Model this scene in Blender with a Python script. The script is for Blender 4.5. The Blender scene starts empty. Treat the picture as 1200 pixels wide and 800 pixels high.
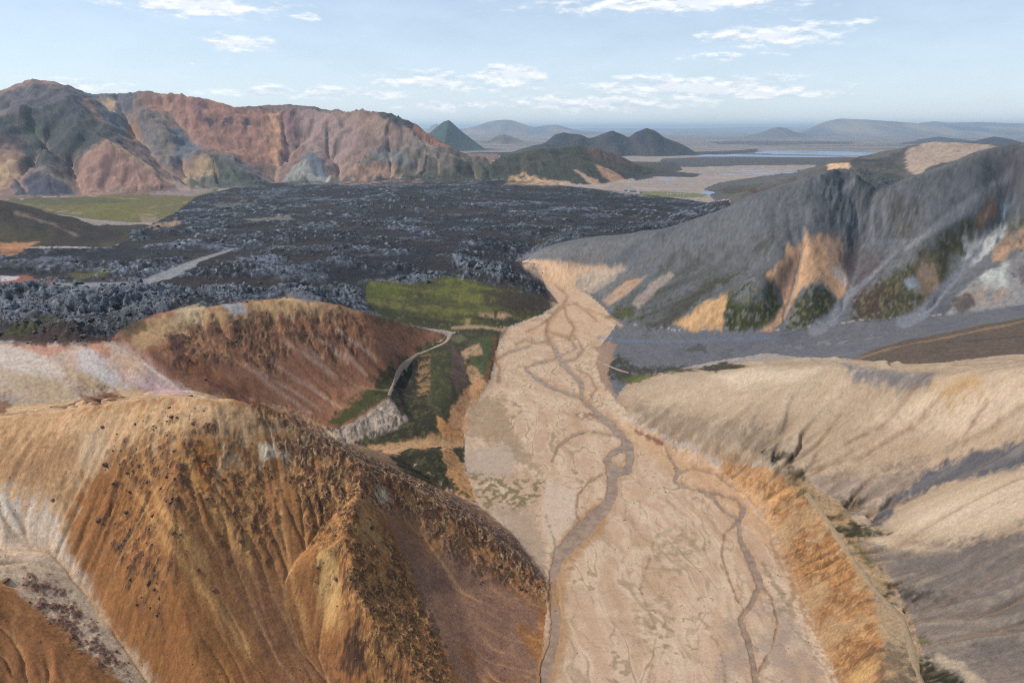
import bpy, math, random
import numpy as np
from mathutils.geometry import delaunay_2d_cdt
from mathutils import Vector

# ------------------------------------------------------------------ camera, sky, sun, exposure
SC = bpy.context.scene
COLL = SC.collection
F, CX, CY, CAMZ = 796.0, 600.0, 400.0, 150.0        # focal length in photograph pixels, image centre, eye height (m)
PITCH = math.radians(17.43)
cam_data = bpy.data.cameras.new('camera')
cam = bpy.data.objects.new('camera', cam_data); COLL.objects.link(cam)
cam.location = (0, 0, CAMZ); cam.rotation_euler = (math.pi/2 - PITCH, 0, 0)
cam_data.sensor_width = 36; cam_data.lens = F/1200*36; cam_data.clip_start = 1; cam_data.clip_end = 300000
SC.camera = cam

SUN_AZ, SUN_EL = math.radians(-84), math.radians(48)   # to the left of the view direction
sd = bpy.data.lights.new('sun', 'SUN'); sd.energy = 3.9; sd.angle = math.radians(1.2); sd.color = (1, .95, .87)
sun = bpy.data.objects.new('sun', sd); COLL.objects.link(sun)
sdir = Vector((math.sin(SUN_AZ)*math.cos(SUN_EL), math.cos(SUN_AZ)*math.cos(SUN_EL), math.sin(SUN_EL)))
sun.rotation_euler = sdir.to_track_quat('Z', 'Y').to_euler(); sun.location = (0, 0, 600)

SC.view_settings.view_transform = 'Standard'; SC.view_settings.look = 'None'
SC.view_settings.exposure = 0.24; SC.view_settings.gamma = 1
SC.cycles.use_denoising = False; SC.cycles.filter_width = 1.05
SC.cycles.sample_clamp_indirect = 2.0; SC.cycles.sample_clamp_direct = 6.0; SC.cycles.max_bounces = 5; SC.cycles.diffuse_bounces = 2; SC.cycles.volume_bounces = 0
SC.cycles.caustics_reflective = False; SC.cycles.caustics_refractive = False

def S2L(c):
    return tuple(((v/255)/12.92 if v/255 <= .04045 else ((v/255+.055)/1.055)**2.4) for v in c)

world = bpy.data.worlds.new('World'); SC.world = world; world.use_nodes = True
def build_world():
    nt = world.node_tree; N = nt.nodes; L = nt.links; N.clear()
    def mth(op, a, b=None, clamp=False):
        n = N.new('ShaderNodeMath'); n.operation = op; n.use_clamp = clamp
        for i, v in enumerate((a, b)):
            if v is None: continue
            if isinstance(v, (int, float)): n.inputs[i].default_value = v
            else: L.new(v, n.inputs[i])
        return n.outputs[0]
    out = N.new('ShaderNodeOutputWorld'); bg = N.new('ShaderNodeBackground')
    sky = N.new('ShaderNodeTexSky'); sky.sky_type = 'NISHITA'; sky.sun_disc = False
    sky.sun_elevation = SUN_EL; sky.sun_rotation = SUN_AZ; sky.altitude = 700
    sky.air_density = 1.0; sky.dust_density = .5; sky.ozone_density = 1.0
    tc = N.new('ShaderNodeTexCoord'); sep = N.new('ShaderNodeSeparateXYZ'); L.new(tc.outputs['Generated'], sep.inputs[0])
    x, y, z = sep.outputs
    az = mth('ARCTAN2', x, y); el = mth('ARCSINE', z)
    # noise in stretched azimuth/elevation space, so clouds flatten towards the horizon
    zc = mth('ADD', mth('MAXIMUM', z, 0.0), .06)
    cmb = N.new('ShaderNodeCombineXYZ')
    L.new(mth('DIVIDE', x, zc), cmb.inputs[0]); L.new(mth('DIVIDE', y, zc), cmb.inputs[1])
    def noise(vec, scale, detail, rough=.55, off=(0, 0, 0)):
        mp = N.new('ShaderNodeMapping'); L.new(vec, mp.inputs[0]); mp.inputs['Location'].default_value = off
        n = N.new('ShaderNodeTexNoise'); n.inputs['Scale'].default_value = scale; n.inputs['Detail'].default_value = detail
        n.inputs['Roughness'].default_value = rough; L.new(mp.outputs[0], n.inputs['Vector']); return n.outputs[0]
    plane = cmb.outputs[0]
    cae = N.new('ShaderNodeCombineXYZ'); L.new(az, cae.inputs[0]); L.new(mth('MULTIPLY', el, 3.2), cae.inputs[1])
    ang = cae.outputs[0]
    big = noise(plane, .55, 2)
    det = noise(ang, 26, 7, .62)
    det2 = noise(ang, 26, 7, .62, (0, .018, 0))
    fine = noise(ang, 9, 6, .6, (3, 1, 0))
    # a broken band of thin cumulus low over the horizon and single cumulus above it
    cells = None
    def P2A(px, py):
        dx, uy = (px-CX)/F, (CY-py)/F
        cy, sy = math.cos(PITCH), math.sin(PITCH)
        X, Y, Z = dx, cy+uy*sy, -sy+uy*cy
        l = math.sqrt(X*X+Y*Y+Z*Z); return math.atan2(X, Y), math.asin(Z/l)
    CL = [  # photograph centre x, y, half-width, half-height (px), weight
        (235, 5, 100, 17, 1.05), (280, 50, 50, 11, 1.0), (354, 20, 22, 7, .8), (598, 89, 55, 15, 1.2), (505, 95, 85, 14, .95), (560, 102, 110, 7, .7),
        (790, 4, 190, 14, .95), (905, 42, 90, 15, .95), (955, 31, 60, 8, .8), (845, 66, 60, 6, .7), (820, 104, 150, 17, 1.1), (905, 110, 90, 9, .85), (690, 120, 150, 13, .95),
        (385, 109, 130, 10, .75), (300, 108, 60, 7, .75), (100, 99, 40, 9, .8), (520, 124, 80, 7, .75), (740, 92, 70, 5, .55), (60, 92, 30, 3, .5), (225, 75, 40, 3, .4), (640, 125, 90, 5, .6)]
    for (px, py, hw, hh, wt) in CL:
        a0, e0 = P2A(px, py)
        u = mth('MULTIPLY', mth('SUBTRACT', az, a0), F/hw)
        v = mth('MULTIPLY', mth('SUBTRACT', el, e0), F/hh)
        d2 = mth('ADD', mth('MULTIPLY', u, u), mth('MULTIPLY', v, v))
        g = mth('MULTIPLY', mth('SUBTRACT', 1.0, mth('SQRT', d2)), wt*.50)
        g = mth('MAXIMUM', g, -.5)
        cells = g if cells is None else mth('MAXIMUM', cells, g)
    # elsewhere the sky goes on with the same kind of broken cloud
    rest = mth('MULTIPLY', mth('SUBTRACT', big, .60), 1.6)
    inside = mth('MULTIPLY', mth('LESS_THAN', mth('ABSOLUTE', az), .70), mth('LESS_THAN', el, .22))
    rest = mth('SUBTRACT', rest, mth('MULTIPLY', inside, .6))
    cov = mth('MAXIMUM', cells, rest)
    def dens(dn):
        d = mth('ADD', cov, mth('MULTIPLY', mth('SUBTRACT', dn, .5), 1.15))
        m = N.new('ShaderNodeMapRange'); m.interpolation_type = 'SMOOTHSTEP'
        m.inputs['From Min'].default_value = .03; m.inputs['From Max'].default_value = .44; L.new(d, m.inputs[0]); return m.outputs[0]
    d1, d2 = dens(det), dens(det2)
    lit = N.new('ShaderNodeMapRange'); lit.inputs['From Min'].default_value = -.5; lit.inputs['From Max'].default_value = .35
    L.new(mth('SUBTRACT', d1, d2), lit.inputs[0])
    ccol = N.new('ShaderNodeMix'); ccol.data_type = 'RGBA'; L.new(lit.outputs[0], ccol.inputs[0])
    ccol.inputs[6].default_value = (5.2, 6.2, 7.6, 1); ccol.inputs[7].default_value = (10.4, 10.3, 10.2, 1)  # shading painted into the clouds: bright tops, blue-grey undersides
    mix = N.new('ShaderNodeMix'); mix.data_type = 'RGBA'
    L.new(mth('MULTIPLY', d1, .88), mix.inputs[0]); L.new(sky.outputs[0], mix.inputs[6]); L.new(ccol.outputs[2], mix.inputs[7])
    # thin veil of high cloud over the whole sky
    veil = N.new('ShaderNodeMix'); veil.data_type = 'RGBA'; veil.inputs[7].default_value = (7.8, 9.2, 11.0, 1)
    low = mth('MULTIPLY', mth('SUBTRACT', 1.0, mth('MULTIPLY', mth('ABSOLUTE', el), 3.6), True), .28)
    L.new(mth('ADD', mth('MULTIPLY', mth('ADD', fine, .25), .36, True), low, True), veil.inputs[0]); L.new(sky.outputs[0], veil.inputs[6]); L.new(veil.outputs[2], mix.inputs[6])
    L.new(mix.outputs[2], bg.inputs[0]); bg.inputs[1].default_value = .096
    L.new(bg.outputs[0], out.inputs[0])
build_world()
world.cycles.sampling_method = 'MANUAL'; world.cycles.sample_map_resolution = 512

# ------------------------------------------------------------------ pixel <-> place
CP, SP = math.cos(PITCH), math.sin(PITCH)
def ray(px, py):
    dx, uy = (px-CX)/F, (CY-py)/F
    return dx, CP+uy*SP, -SP+uy*CP
def P(px, py, z):                      # the point of that direction at height z
    d = ray(px, py); t = (z-CAMZ)/d[2]; return (d[0]*t, d[1]*t, z)
def R(px, py, D):                      # the point of that direction at forward distance D
    d = ray(px, py); t = D/d[1]; return (d[0]*t, D, CAMZ+d[2]*t)

# ------------------------------------------------------------------ noise
_rng = np.random.default_rng(7)
_perm = np.concatenate([_rng.permutation(256)]*2).astype(np.int32)
_g = _rng.uniform(0, 2*np.pi, 256).astype(np.float32); _gx, _gy = np.cos(_g), np.sin(_g)
def pn(x, y, seed=0):
    x = np.asarray(x, np.float32); y = np.asarray(y, np.float32)
    xf, yf = np.floor(x), np.floor(y)
    xi = (xf.astype(np.int32) + seed*37) & 255; yi = (yf.astype(np.int32) + seed*91) & 255
    x = x-xf; y = y-yf
    u = x*x*x*(x*(x*6-15)+10); v = y*y*y*(y*(y*6-15)+10)
    x1 = (xi+1) & 255; y1 = (yi+1) & 255
    def gr(a, b, dx, dy):
        h = _perm[_perm[a]+b]; return _gx[h]*dx+_gy[h]*dy
    a = gr(xi, yi, x, y); b = gr(x1, yi, x-1, y); c = gr(xi, y1, x, y-1); d = gr(x1, y1, x-1, y-1)
    return ((a+u*(b-a)) + v*((c+u*(d-c))-(a+u*(b-a))))*1.5
def fbm(x, y, o=4, seed=0, rough=.5):
    s = 0; a = 1; t = 0; f = 1
    for k in range(o):
        s = s+a*pn(x*f, y*f, seed+k); t += a; a *= rough; f *= 2.03
    return s/t
def ss(x, a, b):
    t = np.clip((x-a)/(b-a), 0, 1); return t*t*(3-2*t)

# ------------------------------------------------------------------ relief: ridge, foot and valley lines read from the photograph
LINES = []
def line(*p): LINES.append(list(p)); return list(p)
# near hill on the left
crest = line(P(-220,500,56), P(-100,492,60), P(0,487,62), P(75,480,64.5), P(110,473,67), P(150,467,69), P(225,463,70), P(262,470,68.5), P(285,468,67.5), P(316,480,64.5), P(348,494,60.5), P(391,521,53), P(431,544,46), P(496,575,33.5), P(530,596,26.5), P(564,617,18.5), P(600,642,9), P(640,688,1))
line(P(-150,540,54), P(0,565,50), P(60,640,37), P(120,720,26), P(180,800,16), P(230,880,8))
line(P(-150,640,47), P(0,690,39), P(60,750,31), P(120,800,23.5), P(160,860,16))
line(P(-150,800,38), P(0,820,27), P(80,900,18))
line(P(425,560,44.5), P(405,630,40), P(412,690,33), P(450,745,24.5), P(500,800,16), P(530,850,9.5))
line(P(478,612,28), P(535,690,11.5), P(595,760,3))
line(P(300,560,49), P(330,680,29), P(380,760,15.5), P(420,830,8))
line(P(210,530,59), P(200,600,49.5), P(200,680,37), P(230,780,23), P(260,860,14))
toe = line(P(640,688,1), P(640,720,0), P(632,800,0), P(625,900,0), P(620,1000,0)); line(P(560,800,4.5), P(540,900,4.5))
backbase = line(P(-200,482,44), P(0,480,44.5), P(75,474,43), P(150,461,41), P(225,457,36.5), P(245,463,33), P(290,467,26), P(345,484,16), P(378,500,11))
line(P(378,500,11), P(400,519,7), P(440,528,5), P(480,545,3.5), P(520,572,2), P(560,594,.5), P(600,625,0), P(640,680,0))
# brown hill and pale basin
bcrest = line(P(128,400,53.5), P(150,385,55), P(180,368,57), P(215,360,58), P(250,357,58), P(300,350,57), P(345,347,55), P(385,352,50), P(420,360,43), P(460,370,30), P(500,385,14), P(520,395,8))
line(P(160,362,49), P(250,347,42), P(345,338,35), P(420,350,26), P(470,371,15), P(500,381,9))
line(P(128,400,53), P(180,435,44.5), P(225,457,36.5))
line(P(0,440,50), P(90,440,47.5)); line(P(280,400,43), P(300,440,31)); line(P(380,420,28), P(400,455,16.5))
lavaedge = line(P(-200,400,55), P(0,400,55), P(60,402,54), P(128,400,53))
# trail bluff
trail_ridge = line(P(525,396,7), P(500,410,8), P(480,424,9.5), P(463,448,11), P(456,466,13), P(430,487,12.5), P(397,505,10.5), P(385,512,9))
line(P(470,480,11), P(478,490,8), P(470,500,6.5), P(430,512,7)); line(P(480,437,3.5), P(474,465,4), P(486,492,3.5))
line(P(490,470,7), P(500,490,8), P(512,505,7.5), P(480,507,6.5)); line(P(506,418,9), P(508,445,9), P(512,470,8), P(520,490,7))
line(P(530,405,8.5), P(530,440,8.5), P(528,465,8)); line(P(548,440,1.5), P(552,470,1), P(542,500,1), P(545,520,.5), P(500,520,3), P(450,520,5))
line(P(455,532,9), P(490,527,9.5), P(517,528,8), P(517,555,6), P(500,560,5)); line(P(545,545,.5), P(558,588,.5))
bank = line(P(632,374,2.5), P(596,383,3), P(582,392,3), P(580,405,3), P(575,425,3), P(571,445,2.5)); line(P(636,370,0), P(600,385,0), P(588,394,0), P(584,405,0), P(579,425,0), P(575,447,0), P(560,470,0))
# lava field and meadow
line(P(655,356,0), P(636,331,0), P(606,311,5)); line(P(655,356,0), P(636,370,0))
line(P(582,317,20), P(603,328,17.5), P(620,347,10), P(625,362,4))
line(P(430,337,25), P(480,332,23), P(520,324,22.5), P(560,326,21), P(582,317,20))
line(P(440,372,14), P(480,385,9), P(540,388,5), P(590,382,3.2)); line(P(450,350,19.5), P(540,355,13.5), P(600,358,9.5))
line(P(0,350,50), P(100,345,47), P(200,330,42), P(350,320,37), P(450,300,31), P(550,290,25), P(598,302,19))
line(P(-150,320,45), P(0,310,44), P(150,300,38), P(300,270,30), P(500,260,22), P(650,270,16), P(750,262,12), P(820,242,6))
lavaend = line(P(205,232,20), P(260,224,16), P(320,217.5,12), P(450,216,11), P(560,216,10), P(650,218,8), P(740,226,5), P(800,233,4), P(835,239,2))
# dark slope at the left edge
line(R(-200,210,800), R(-80,222,800), R(0,232,800), R(60,250,790), R(110,267,780), R(150,282,760)); line(P(-150,300,43), P(0,292,42), P(80,289,38), P(130,290,37)); line(P(-100,250,26), P(60,255,24), P(130,262,24), P(180,262,24))
# mountains on the left
mcrest = line(R(-300,135,2000), R(-100,118,2000), R(0,104,2000), R(20,97,2000), R(40,88,2000), R(60,93,2000), R(85,102,2050), R(120,105,2100), R(150,109,2150), R(165,102,2150), R(180,101,2150), R(195,102,2150), R(230,107,2150), R(255,118,2150), R(275,124,2200), R(320,126,2250), R(350,117,2350), R(385,121,2300), R(430,127,2200), R(460,123,2150), R(480,131,2100), R(500,151,2050), R(520,166,2000), R(545,178,1980), R(575,186,2000), R(600,178,2050), R(640,170,2150), R(680,166,2250), R(705,168,2300), R(725,178,2350), R(745,190,2400), R(780,201,2450))
mbase = line(P(-250,240,24), P(0,236,22), P(60,232,22), P(110,231,20), P(170,228,20), P(205,225,20), P(260,222,16), P(300,219,13), P(340,217,12), P(400,216.5,11), P(500,216,11), P(560,216,10), P(650,217.5,8), P(700,218,6), P(735,211,3), P(760,206,1))
line(R(0,140,1650), R(40,128,1720), R(85,112,1800), R(110,133,1735), R(140,163,1660), R(152,172,1650)); line(R(85,112,1800), R(80,165,1590), R(70,205,1440))
line(R(95,192,1500), R(110,175,1530), R(125,162,1560), R(160,185,1530), R(195,212,1490), P(205,222,20)); line(R(152,172,1650), R(190,200,1620), R(207,212,1560), P(207,223,20)); line(R(60,170,1640), R(88,205,1520), R(95,228,1400))
line(R(20,215,1400), R(45,195,1440), R(70,212,1410)); line(R(215,207,1640), R(245,178,1720), R(290,200,1700), R(318,215,1690))
line(R(160,121,1960), R(180,140,1900), R(210,170,1800), R(245,178,1720)); line(R(150,135,1980), R(160,165,1850), R(190,200,1620)); line(R(200,130,2060), R(225,170,1880), R(255,172,1830), R(325,203,1880))
line(R(330,212,1790), R(350,190,1850), R(365,176,1920), R(385,205,1820), P(388,216.5,11)); line(R(325,203,1880), P(326,217,12)); line(R(398,203,1870), P(392,216.5,11)); line(R(325,203,1880), R(345,180,2000), R(380,180,2000), R(398,203,1870))
line(R(480,158,2020), R(440,175,1960), R(415,190,1900), R(390,208,1820), P(372,217,12)); line(R(420,195,1850), R(440,186,1860), R(470,195,1850), R(500,212,1760))
line(R(530,195,1850), R(545,210,1790)); line(R(640,190,2000), R(655,205,1870)); line(R(600,195,1940), R(590,210,1800)); line(R(700,190,2150), R(720,205,2030)); line(R(670,180,2130), R(690,205,1900))
for px in range(-300, 801, 100): line(R(px, 195, 3300)[:2]+(0,))
line(R(470,150,2400)[:2]+(60,), R(510,180,2250)[:2]+(45,), R(545,180,2200)[:2]+(38,), R(580,180,2200)[:2]+(38,), R(610,180,2350)[:2]+(45,), R(660,180,2500)[:2]+(45,), R(720,180,2650)[:2]+(20,))
line(R(-200,120,2450)[:2]+(110,), R(0,120,2450)[:2]+(120,), R(200,120,2550)[:2]+(120,), R(350,120,2700)[:2]+(110,), R(430,120,2550)[:2]+(80,), R(470,150,2400)[:2]+(60,))
# ridge behind on the right
ecrest = line(R(858,233,1050), R(905,213,1200), R(935,203,1300), R(958,190,1350), R(985,186,1400), R(1010,189,1450), R(1045,180,1550), R(1065,171,1600), R(1090,165,1650), R(1140,163,1650), R(1165,169,1620), R(1200,176,1600), R(1350,176,1600))
ebase = line(P(838,236,1), P(872,222,.5), P(905,205,.5), P(960,196,.5)); line(P(830,222,0), P(850,217,9), P(895,209,22)); line(R(1000,180,2300)[:2]+(0,), R(1200,180,2500)[:2]+(0,), R(1380,180,2500)[:2]+(0,))
for px, D, z in ((900,850,42), (960,880,50), (1040,900,62), (1120,950,70), (1250,950,95)): line(R(px,180,D)[:2]+(z,))
# mountain on the right
rcrest = line(R(603,304,700), R(640,288,730), R(700,280,710), R(760,270,690), R(800,257,675), R(840,244,660), R(880,222,645), R(930,207,640), R(965,198,650), R(985,191,655), R(1005,193,650), R(1025,201,630), R(1045,205,625), R(1070,197,628), R(1100,189,632), R(1150,174,638), R(1200,158,645), R(1350,140,660))
rtoe = line(P(606,311,3), P(638,329,0), P(662,336,0), P(690,346,0), P(712,366,1), P(750,383,4), P(800,390,6), P(850,389,8), P(930,388,11), P(1000,378,15), P(1060,375,17.5), P(1100,371,20), P(1200,358,27), P(1350,342,36))
line(R(625,303,695), R(660,302,690), R(690,312,672), R(740,315,650), R(700,343,632))
line(R(985,191,655), R(965,240,605), R(945,278,565), R(915,310,535), R(888,335,505), R(880,355,488), P(872,388,8.5)); line(R(1005,260,610), R(975,300,560), R(958,325,527), R(953,345,505), P(945,387,11.5)); line(R(930,320,545), R(915,360,505), P(905,388,10))
line(R(1030,230,645), R(1012,280,600), R(998,320,560), R(984,350,520), P(965,384,12.5)); line(R(1150,225,605), R(1100,275,568), R(1065,305,540), R(1030,340,505), R(1015,368,485)); line(R(1065,305,540), R(1075,340,505), R(1070,366,488))
line(R(1190,255,615), R(1160,285,590), R(1125,322,550), R(1095,350,510), P(1070,373,18)); line(R(1250,290,570), R(1190,300,545), R(1155,325,515), R(1140,350,492))
# tan hill, terrace and slope on the right
tcrest = line(P(716,463,1), P(760,447,9), P(790,439,14.5), P(820,436,19), P(862,433,26.5), P(905,428,34), P(970,426,42), P(1030,432,48), P(1090,438,54), P(1140,436,60), P(1200,430,68), P(1350,415,82))
line(P(735,450,1.5), P(765,440,4), P(820,431,7), P(905,423,15), P(970,420,26), P(1000,421,31), P(1050,425,44), P(1100,425,50), P(1200,415,58), P(1350,400,72))
wcrest = line(P(1000,421,30), P(1050,405,36), P(1100,394,42), P(1200,375,52), P(1350,350,65))
line(P(1000,400,15), P(1050,392,18), P(1100,382,22), P(1200,365,28)); line(P(720,395,1.5), P(730,430,2.5), P(800,424,5), P(900,411,9), P(970,406,13))
rbank = line(P(690,346,0), P(712,367,0), P(722,382,0), P(702,408,0), P(703,445,0), P(722,472,0), P(745,500,0), P(800,528,0), P(845,552,0), P(868,575,0), P(905,622,0), P(935,690,0), P(960,750,0), P(982,800,0), P(1010,900,0), P(1030,1000,0))
line(P(716,402,2), P(712,440,2), P(724,463,2))
line(P(740,488,2), P(800,516,4), P(850,535,6.5), P(885,545,8.5), P(915,560,10), P(950,590,12), P(985,630,13), P(1010,675,14), P(1028,725,14), P(1035,775,13), P(1050,900,11))
line(P(840,520,9.5), P(900,545,11.5), P(945,562,13), P(985,590,14), P(1015,625,15), P(1040,670,15), P(1070,730,14.5), P(1090,800,14))
line(P(1350,490,62), P(1200,528,48.5), P(1120,557,33.5), P(1060,592,20), P(1032,612,15.3)); line(P(1350,530,58), P(1200,560,45), P(1120,585,33), P(1060,615,22), P(1035,632,16))
line(P(1000,490,30), P(1080,510,35)); line(P(870,480,22)); line(P(1350,600,52), P(1200,630,37), P(1100,650,23.5)); line(P(1350,700,42), P(1200,720,27.5), P(1100,740,18.5)); line(P(1350,850,30), P(1200,850,22), P(1100,850,16))
# the flats
for p in ((700,800),(900,800),(750,700),(850,700),(750,600),(820,620),(680,540),(640,480),(620,420),(680,400),(670,350),(700,1000),(900,1000)): line(P(*p,0))
for p in ((760,225,2),(800,226,1),(830,228,0),(780,212,0),(860,203,0),(900,192,0),(840,190,0),(1000,188,0)): line(P(*p))
TH0, TH1 = math.radians(-46.5), math.radians(46.5)
for s, zs in ((-1, (20,40,52,50,45,48,45,35,70,190,0)), (1, (10,20,36,70,66,50,36,130,105,60,0))):
    for D, z in zip((60,110,165,240,310,420,500,680,1000,2000,3500), zs): line((s*D*1.25, D, z))
for k in range(-6, 7): line((k*250*2.2, 3500, 0)); line((k*13, 58, 0 if k > -1 else 18))

# ------------------------------------------------------------------ grid in bearing and distance (finer near, coarser far)
NC = 1060
TH = np.linspace(TH0, TH1, NC).astype(np.float64); DTH = TH[1]-TH[0]
rr = [84.0]
while rr[-1] < 60000:
    r = rr[-1]
    if r < 3200: d = min((r*r+CAMZ*CAMZ)/CAMZ*(.00088 if r < 300 else .00122), .0047*r)
    elif r < 6000: d = .008*r
    else: d = .02*r
    rr.append(r+d)
RR = np.array(rr); NR = len(RR); LR = np.log(RR)
TT, VV = np.meshgrid(TH, LR); RG = np.exp(VV)
X = RG*np.sin(TT); Y = RG*np.cos(TT)
print('grid', NR, NC)

def tin():
    pts, zz, edges = [], [], []
    idx = {}
    for ln in LINES:
        prev = None
        for (x, y, z) in ln:
            th = math.atan2(x, y); r = math.hypot(x, y); key = (round(th, 5), round(math.log(r), 5))
            if key not in idx: idx[key] = len(pts); pts.append(Vector((th, math.log(r)))); zz.append(z)
            k = idx[key]
            if prev is not None and prev != k: edges.append((prev, k))
            prev = k
    vo, eo, fo, ov, oe, of = delaunay_2d_cdt(pts, edges, [], 0, 1e-7)
    Z = np.zeros(len(vo)); 
    for i, src in enumerate(ov):
        if src: Z[i] = zz[src[0]]
        else:                                            # two lines cross: mean height of the lines there
            p = vo[i]; best = []
            for (a, b) in edges:
                A, B = pts[a], pts[b]; ab = B-A; t = (p-A).dot(ab)/max(ab.dot(ab), 1e-12)
                if -1e-6 <= t <= 1+1e-6 and (A+ab*t-p).length < 1e-5: best.append(zz[a]*(1-t)+zz[b]*t)
            Z[i] = sum(best)/len(best) if best else 0
            print('crossing at', [round(v, 1) for v in best])
    H = np.zeros((NR, NC)); done = np.zeros((NR, NC), bool)
    # bend the sampling a little so that the creases wander
    wu = .0045*fbm(TT*14, VV*14, 3, 11); wv = .006*fbm(TT*14+50, VV*14, 3, 17)
    fade = 1-ss(RG, 2500, 3500); U = TT+wu*fade; V = VV+wv*fade
    for f in fo:
        a, b, c = f; A, B, C = vo[a], vo[b], vo[c]
        t0, t1 = min(A.x, B.x, C.x)-.01, max(A.x, B.x, C.x)+.01; v0, v1 = min(A.y, B.y, C.y)-.014, max(A.y, B.y, C.y)+.014
        j0, j1 = np.searchsorted(TH, (t0, t1)); i0, i1 = np.searchsorted(LR, (v0, v1))
        if j1 <= j0 or i1 <= i0: continue
        u = U[i0:i1, j0:j1]; v = V[i0:i1, j0:j1]
        den = (B.y-C.y)*(A.x-C.x)+(C.x-B.x)*(A.y-C.y)
        if abs(den) < 1e-14: continue
        l1 = ((B.y-C.y)*(u-C.x)+(C.x-B.x)*(v-C.y))/den; l2 = ((C.y-A.y)*(u-C.x)+(A.x-C.x)*(v-C.y))/den; l3 = 1-l1-l2
        m = (l1 >= -1e-6) & (l2 >= -1e-6) & (l3 >= -1e-6)
        h = l1*Z[a]+l2*Z[b]+l3*Z[c]
        H[i0:i1, j0:j1][m] = h[m]; done[i0:i1, j0:j1][m] = True
    return H
def blur(a, s):
    r = int(s*2.5)+1; k = np.exp(-.5*(np.arange(-r, r+1)/s)**2); k /= k.sum()
    b = np.pad(a, ((r, r), (0, 0)), 'edge'); o = sum(k[i]*b[i:i+a.shape[0]] for i in range(2*r+1))
    b = np.pad(o, ((0, 0), (r, r)), 'edge'); return sum(k[i]*b[:, i:i+a.shape[1]] for i in range(2*r+1))
H = tin()
H = .40*blur(H, 2.0)+.35*blur(H, 5.0)+.25*blur(H, 10.0)
RGf = RG.astype(np.float32); U_ = (TT*F).astype(np.float32); V_ = (VV*F*.34).astype(np.float32)   # about one photograph pixel each

# direction of steepest descent, and streaks running down it (scree, rills)
dHr = np.gradient(H, axis=0)/np.gradient(RG, axis=0); dHt = np.gradient(H, axis=1)/(RG*DTH)
SLOPE = np.hypot(dHr, dHt)
def streaks(seed, steps, pre, stride=1.0):
    src = np.random.default_rng(seed).normal(size=(NR, NC)).astype(np.float32)
    if pre: src = blur(src, pre).astype(np.float32)
    hs = blur(H, 4)
    a = np.gradient(hs, axis=0)/np.gradient(RG, axis=0); b = np.gradient(hs, axis=1)/(RG*DTH)
    di = -a/np.gradient(RG, axis=0); dj = -b/(RG*DTH)
    n = np.sqrt(di*di+dj*dj)+1e-9; w = np.clip(np.hypot(a, b)/.06, 0, 1)
    di = (di/n*w*stride).astype(np.float32); dj = (dj/n*w*stride).astype(np.float32)
    acc = src.copy(); I0, J0 = np.meshgrid(np.arange(NR, dtype=np.float32), np.arange(NC, dtype=np.float32), indexing='ij')
    for sgn in (1, -1):
        i, j = I0.copy(), J0.copy()
        for s in range(steps):
            ii = np.clip(np.rint(i), 0, NR-1).astype(np.int32); jj = np.clip(np.rint(j), 0, NC-1).astype(np.int32)
            k = ii*NC+jj
            i += sgn*di.ravel()[k]; j += sgn*dj.ravel()[k]
            ii = np.clip(np.rint(i), 0, NR-1).astype(np.int32); jj = np.clip(np.rint(j), 0, NC-1).astype(np.int32)
            acc += src.ravel()[ii*NC+jj]
    acc -= blur(acc, 14 if pre < 1.5 else 30); return (acc/acc.std()).astype(np.float32)
vf = np.interp(LR, np.log([84, 240, 330, 520, 1250, 1450, 60000]), [.85, .8, .5, .34, .30, .55, .5])     # keeps the grain even on slopes and flats
VN = np.broadcast_to((np.cumsum(vf*np.gradient(LR))*F)[:, None], (NR, NC)).astype(np.float32)
nA = fbm(U_/9, VN/9, 3, 21); nB = fbm(U_/34, VN/34, 4, 31); nC = fbm(U_/110, VN/110, 4, 41); nF = fbm(U_/3.2, VN/3.2, 2, 51)

# ------------------------------------------------------------------ laying colour regions on the ground (in bearing/distance)
def cast(px, py):
    d = ray(px, py); th = math.atan2(d[0], d[1]); k = d[2]/math.hypot(d[0], d[1])
    j = (th-TH0)/DTH; j0 = int(min(max(math.floor(j), 0), NC-2)); f = min(max(j-j0, 0), 1)
    col = H[:, j0]*(1-f)+H[:, j0+1]*f
    dif = col-(CAMZ+k*RR); hit = np.nonzero(dif >= 0)[0]
    if len(hit) == 0: i = NR-1; v = LR[-1]
    else:
        i = hit[0]
        if i == 0: v = LR[0]
        else: t = -dif[i-1]/(dif[i]-dif[i-1]); v = LR[i-1]+t*(LR[i]-LR[i-1])
    return th, v
def lift(pts, closed=True, step=9.0):
    out = []
    n = len(pts)
    for i in range(n if closed else n-1):
        a, b = pts[i], pts[(i+1) % n]
        if len(a) == 3 or len(b) == 3:
            seq = [a] if not (not closed and i == n-2) else [a, b]
        else:
            m = max(1, int(math.hypot(a[0]-b[0], a[1]-b[1])/step))
            seq = [(a[0]+(b[0]-a[0])*k/m, a[1]+(b[1]-a[1])*k/m) for k in range(m)]
            if not closed and i == n-2: seq.append(b)
        for p in seq:
            if len(p) == 3: out.append((math.atan2(p[0], p[1]), math.log(math.hypot(p[0], p[1]))))
            else: out.append(cast(*p))
    return [(t*F, v*F*.34) for t, v in out]
def window(q, pad):
    u = [a for a, b in q]; v = [b for a, b in q]
    j0, j1 = np.searchsorted(U_[0], (min(u)-pad, max(u)+pad)); i0, i1 = np.searchsorted(V_[:, 0], (min(v)-pad, max(v)+pad))
    return slice(i0, i1), slice(j0, j1)
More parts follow.
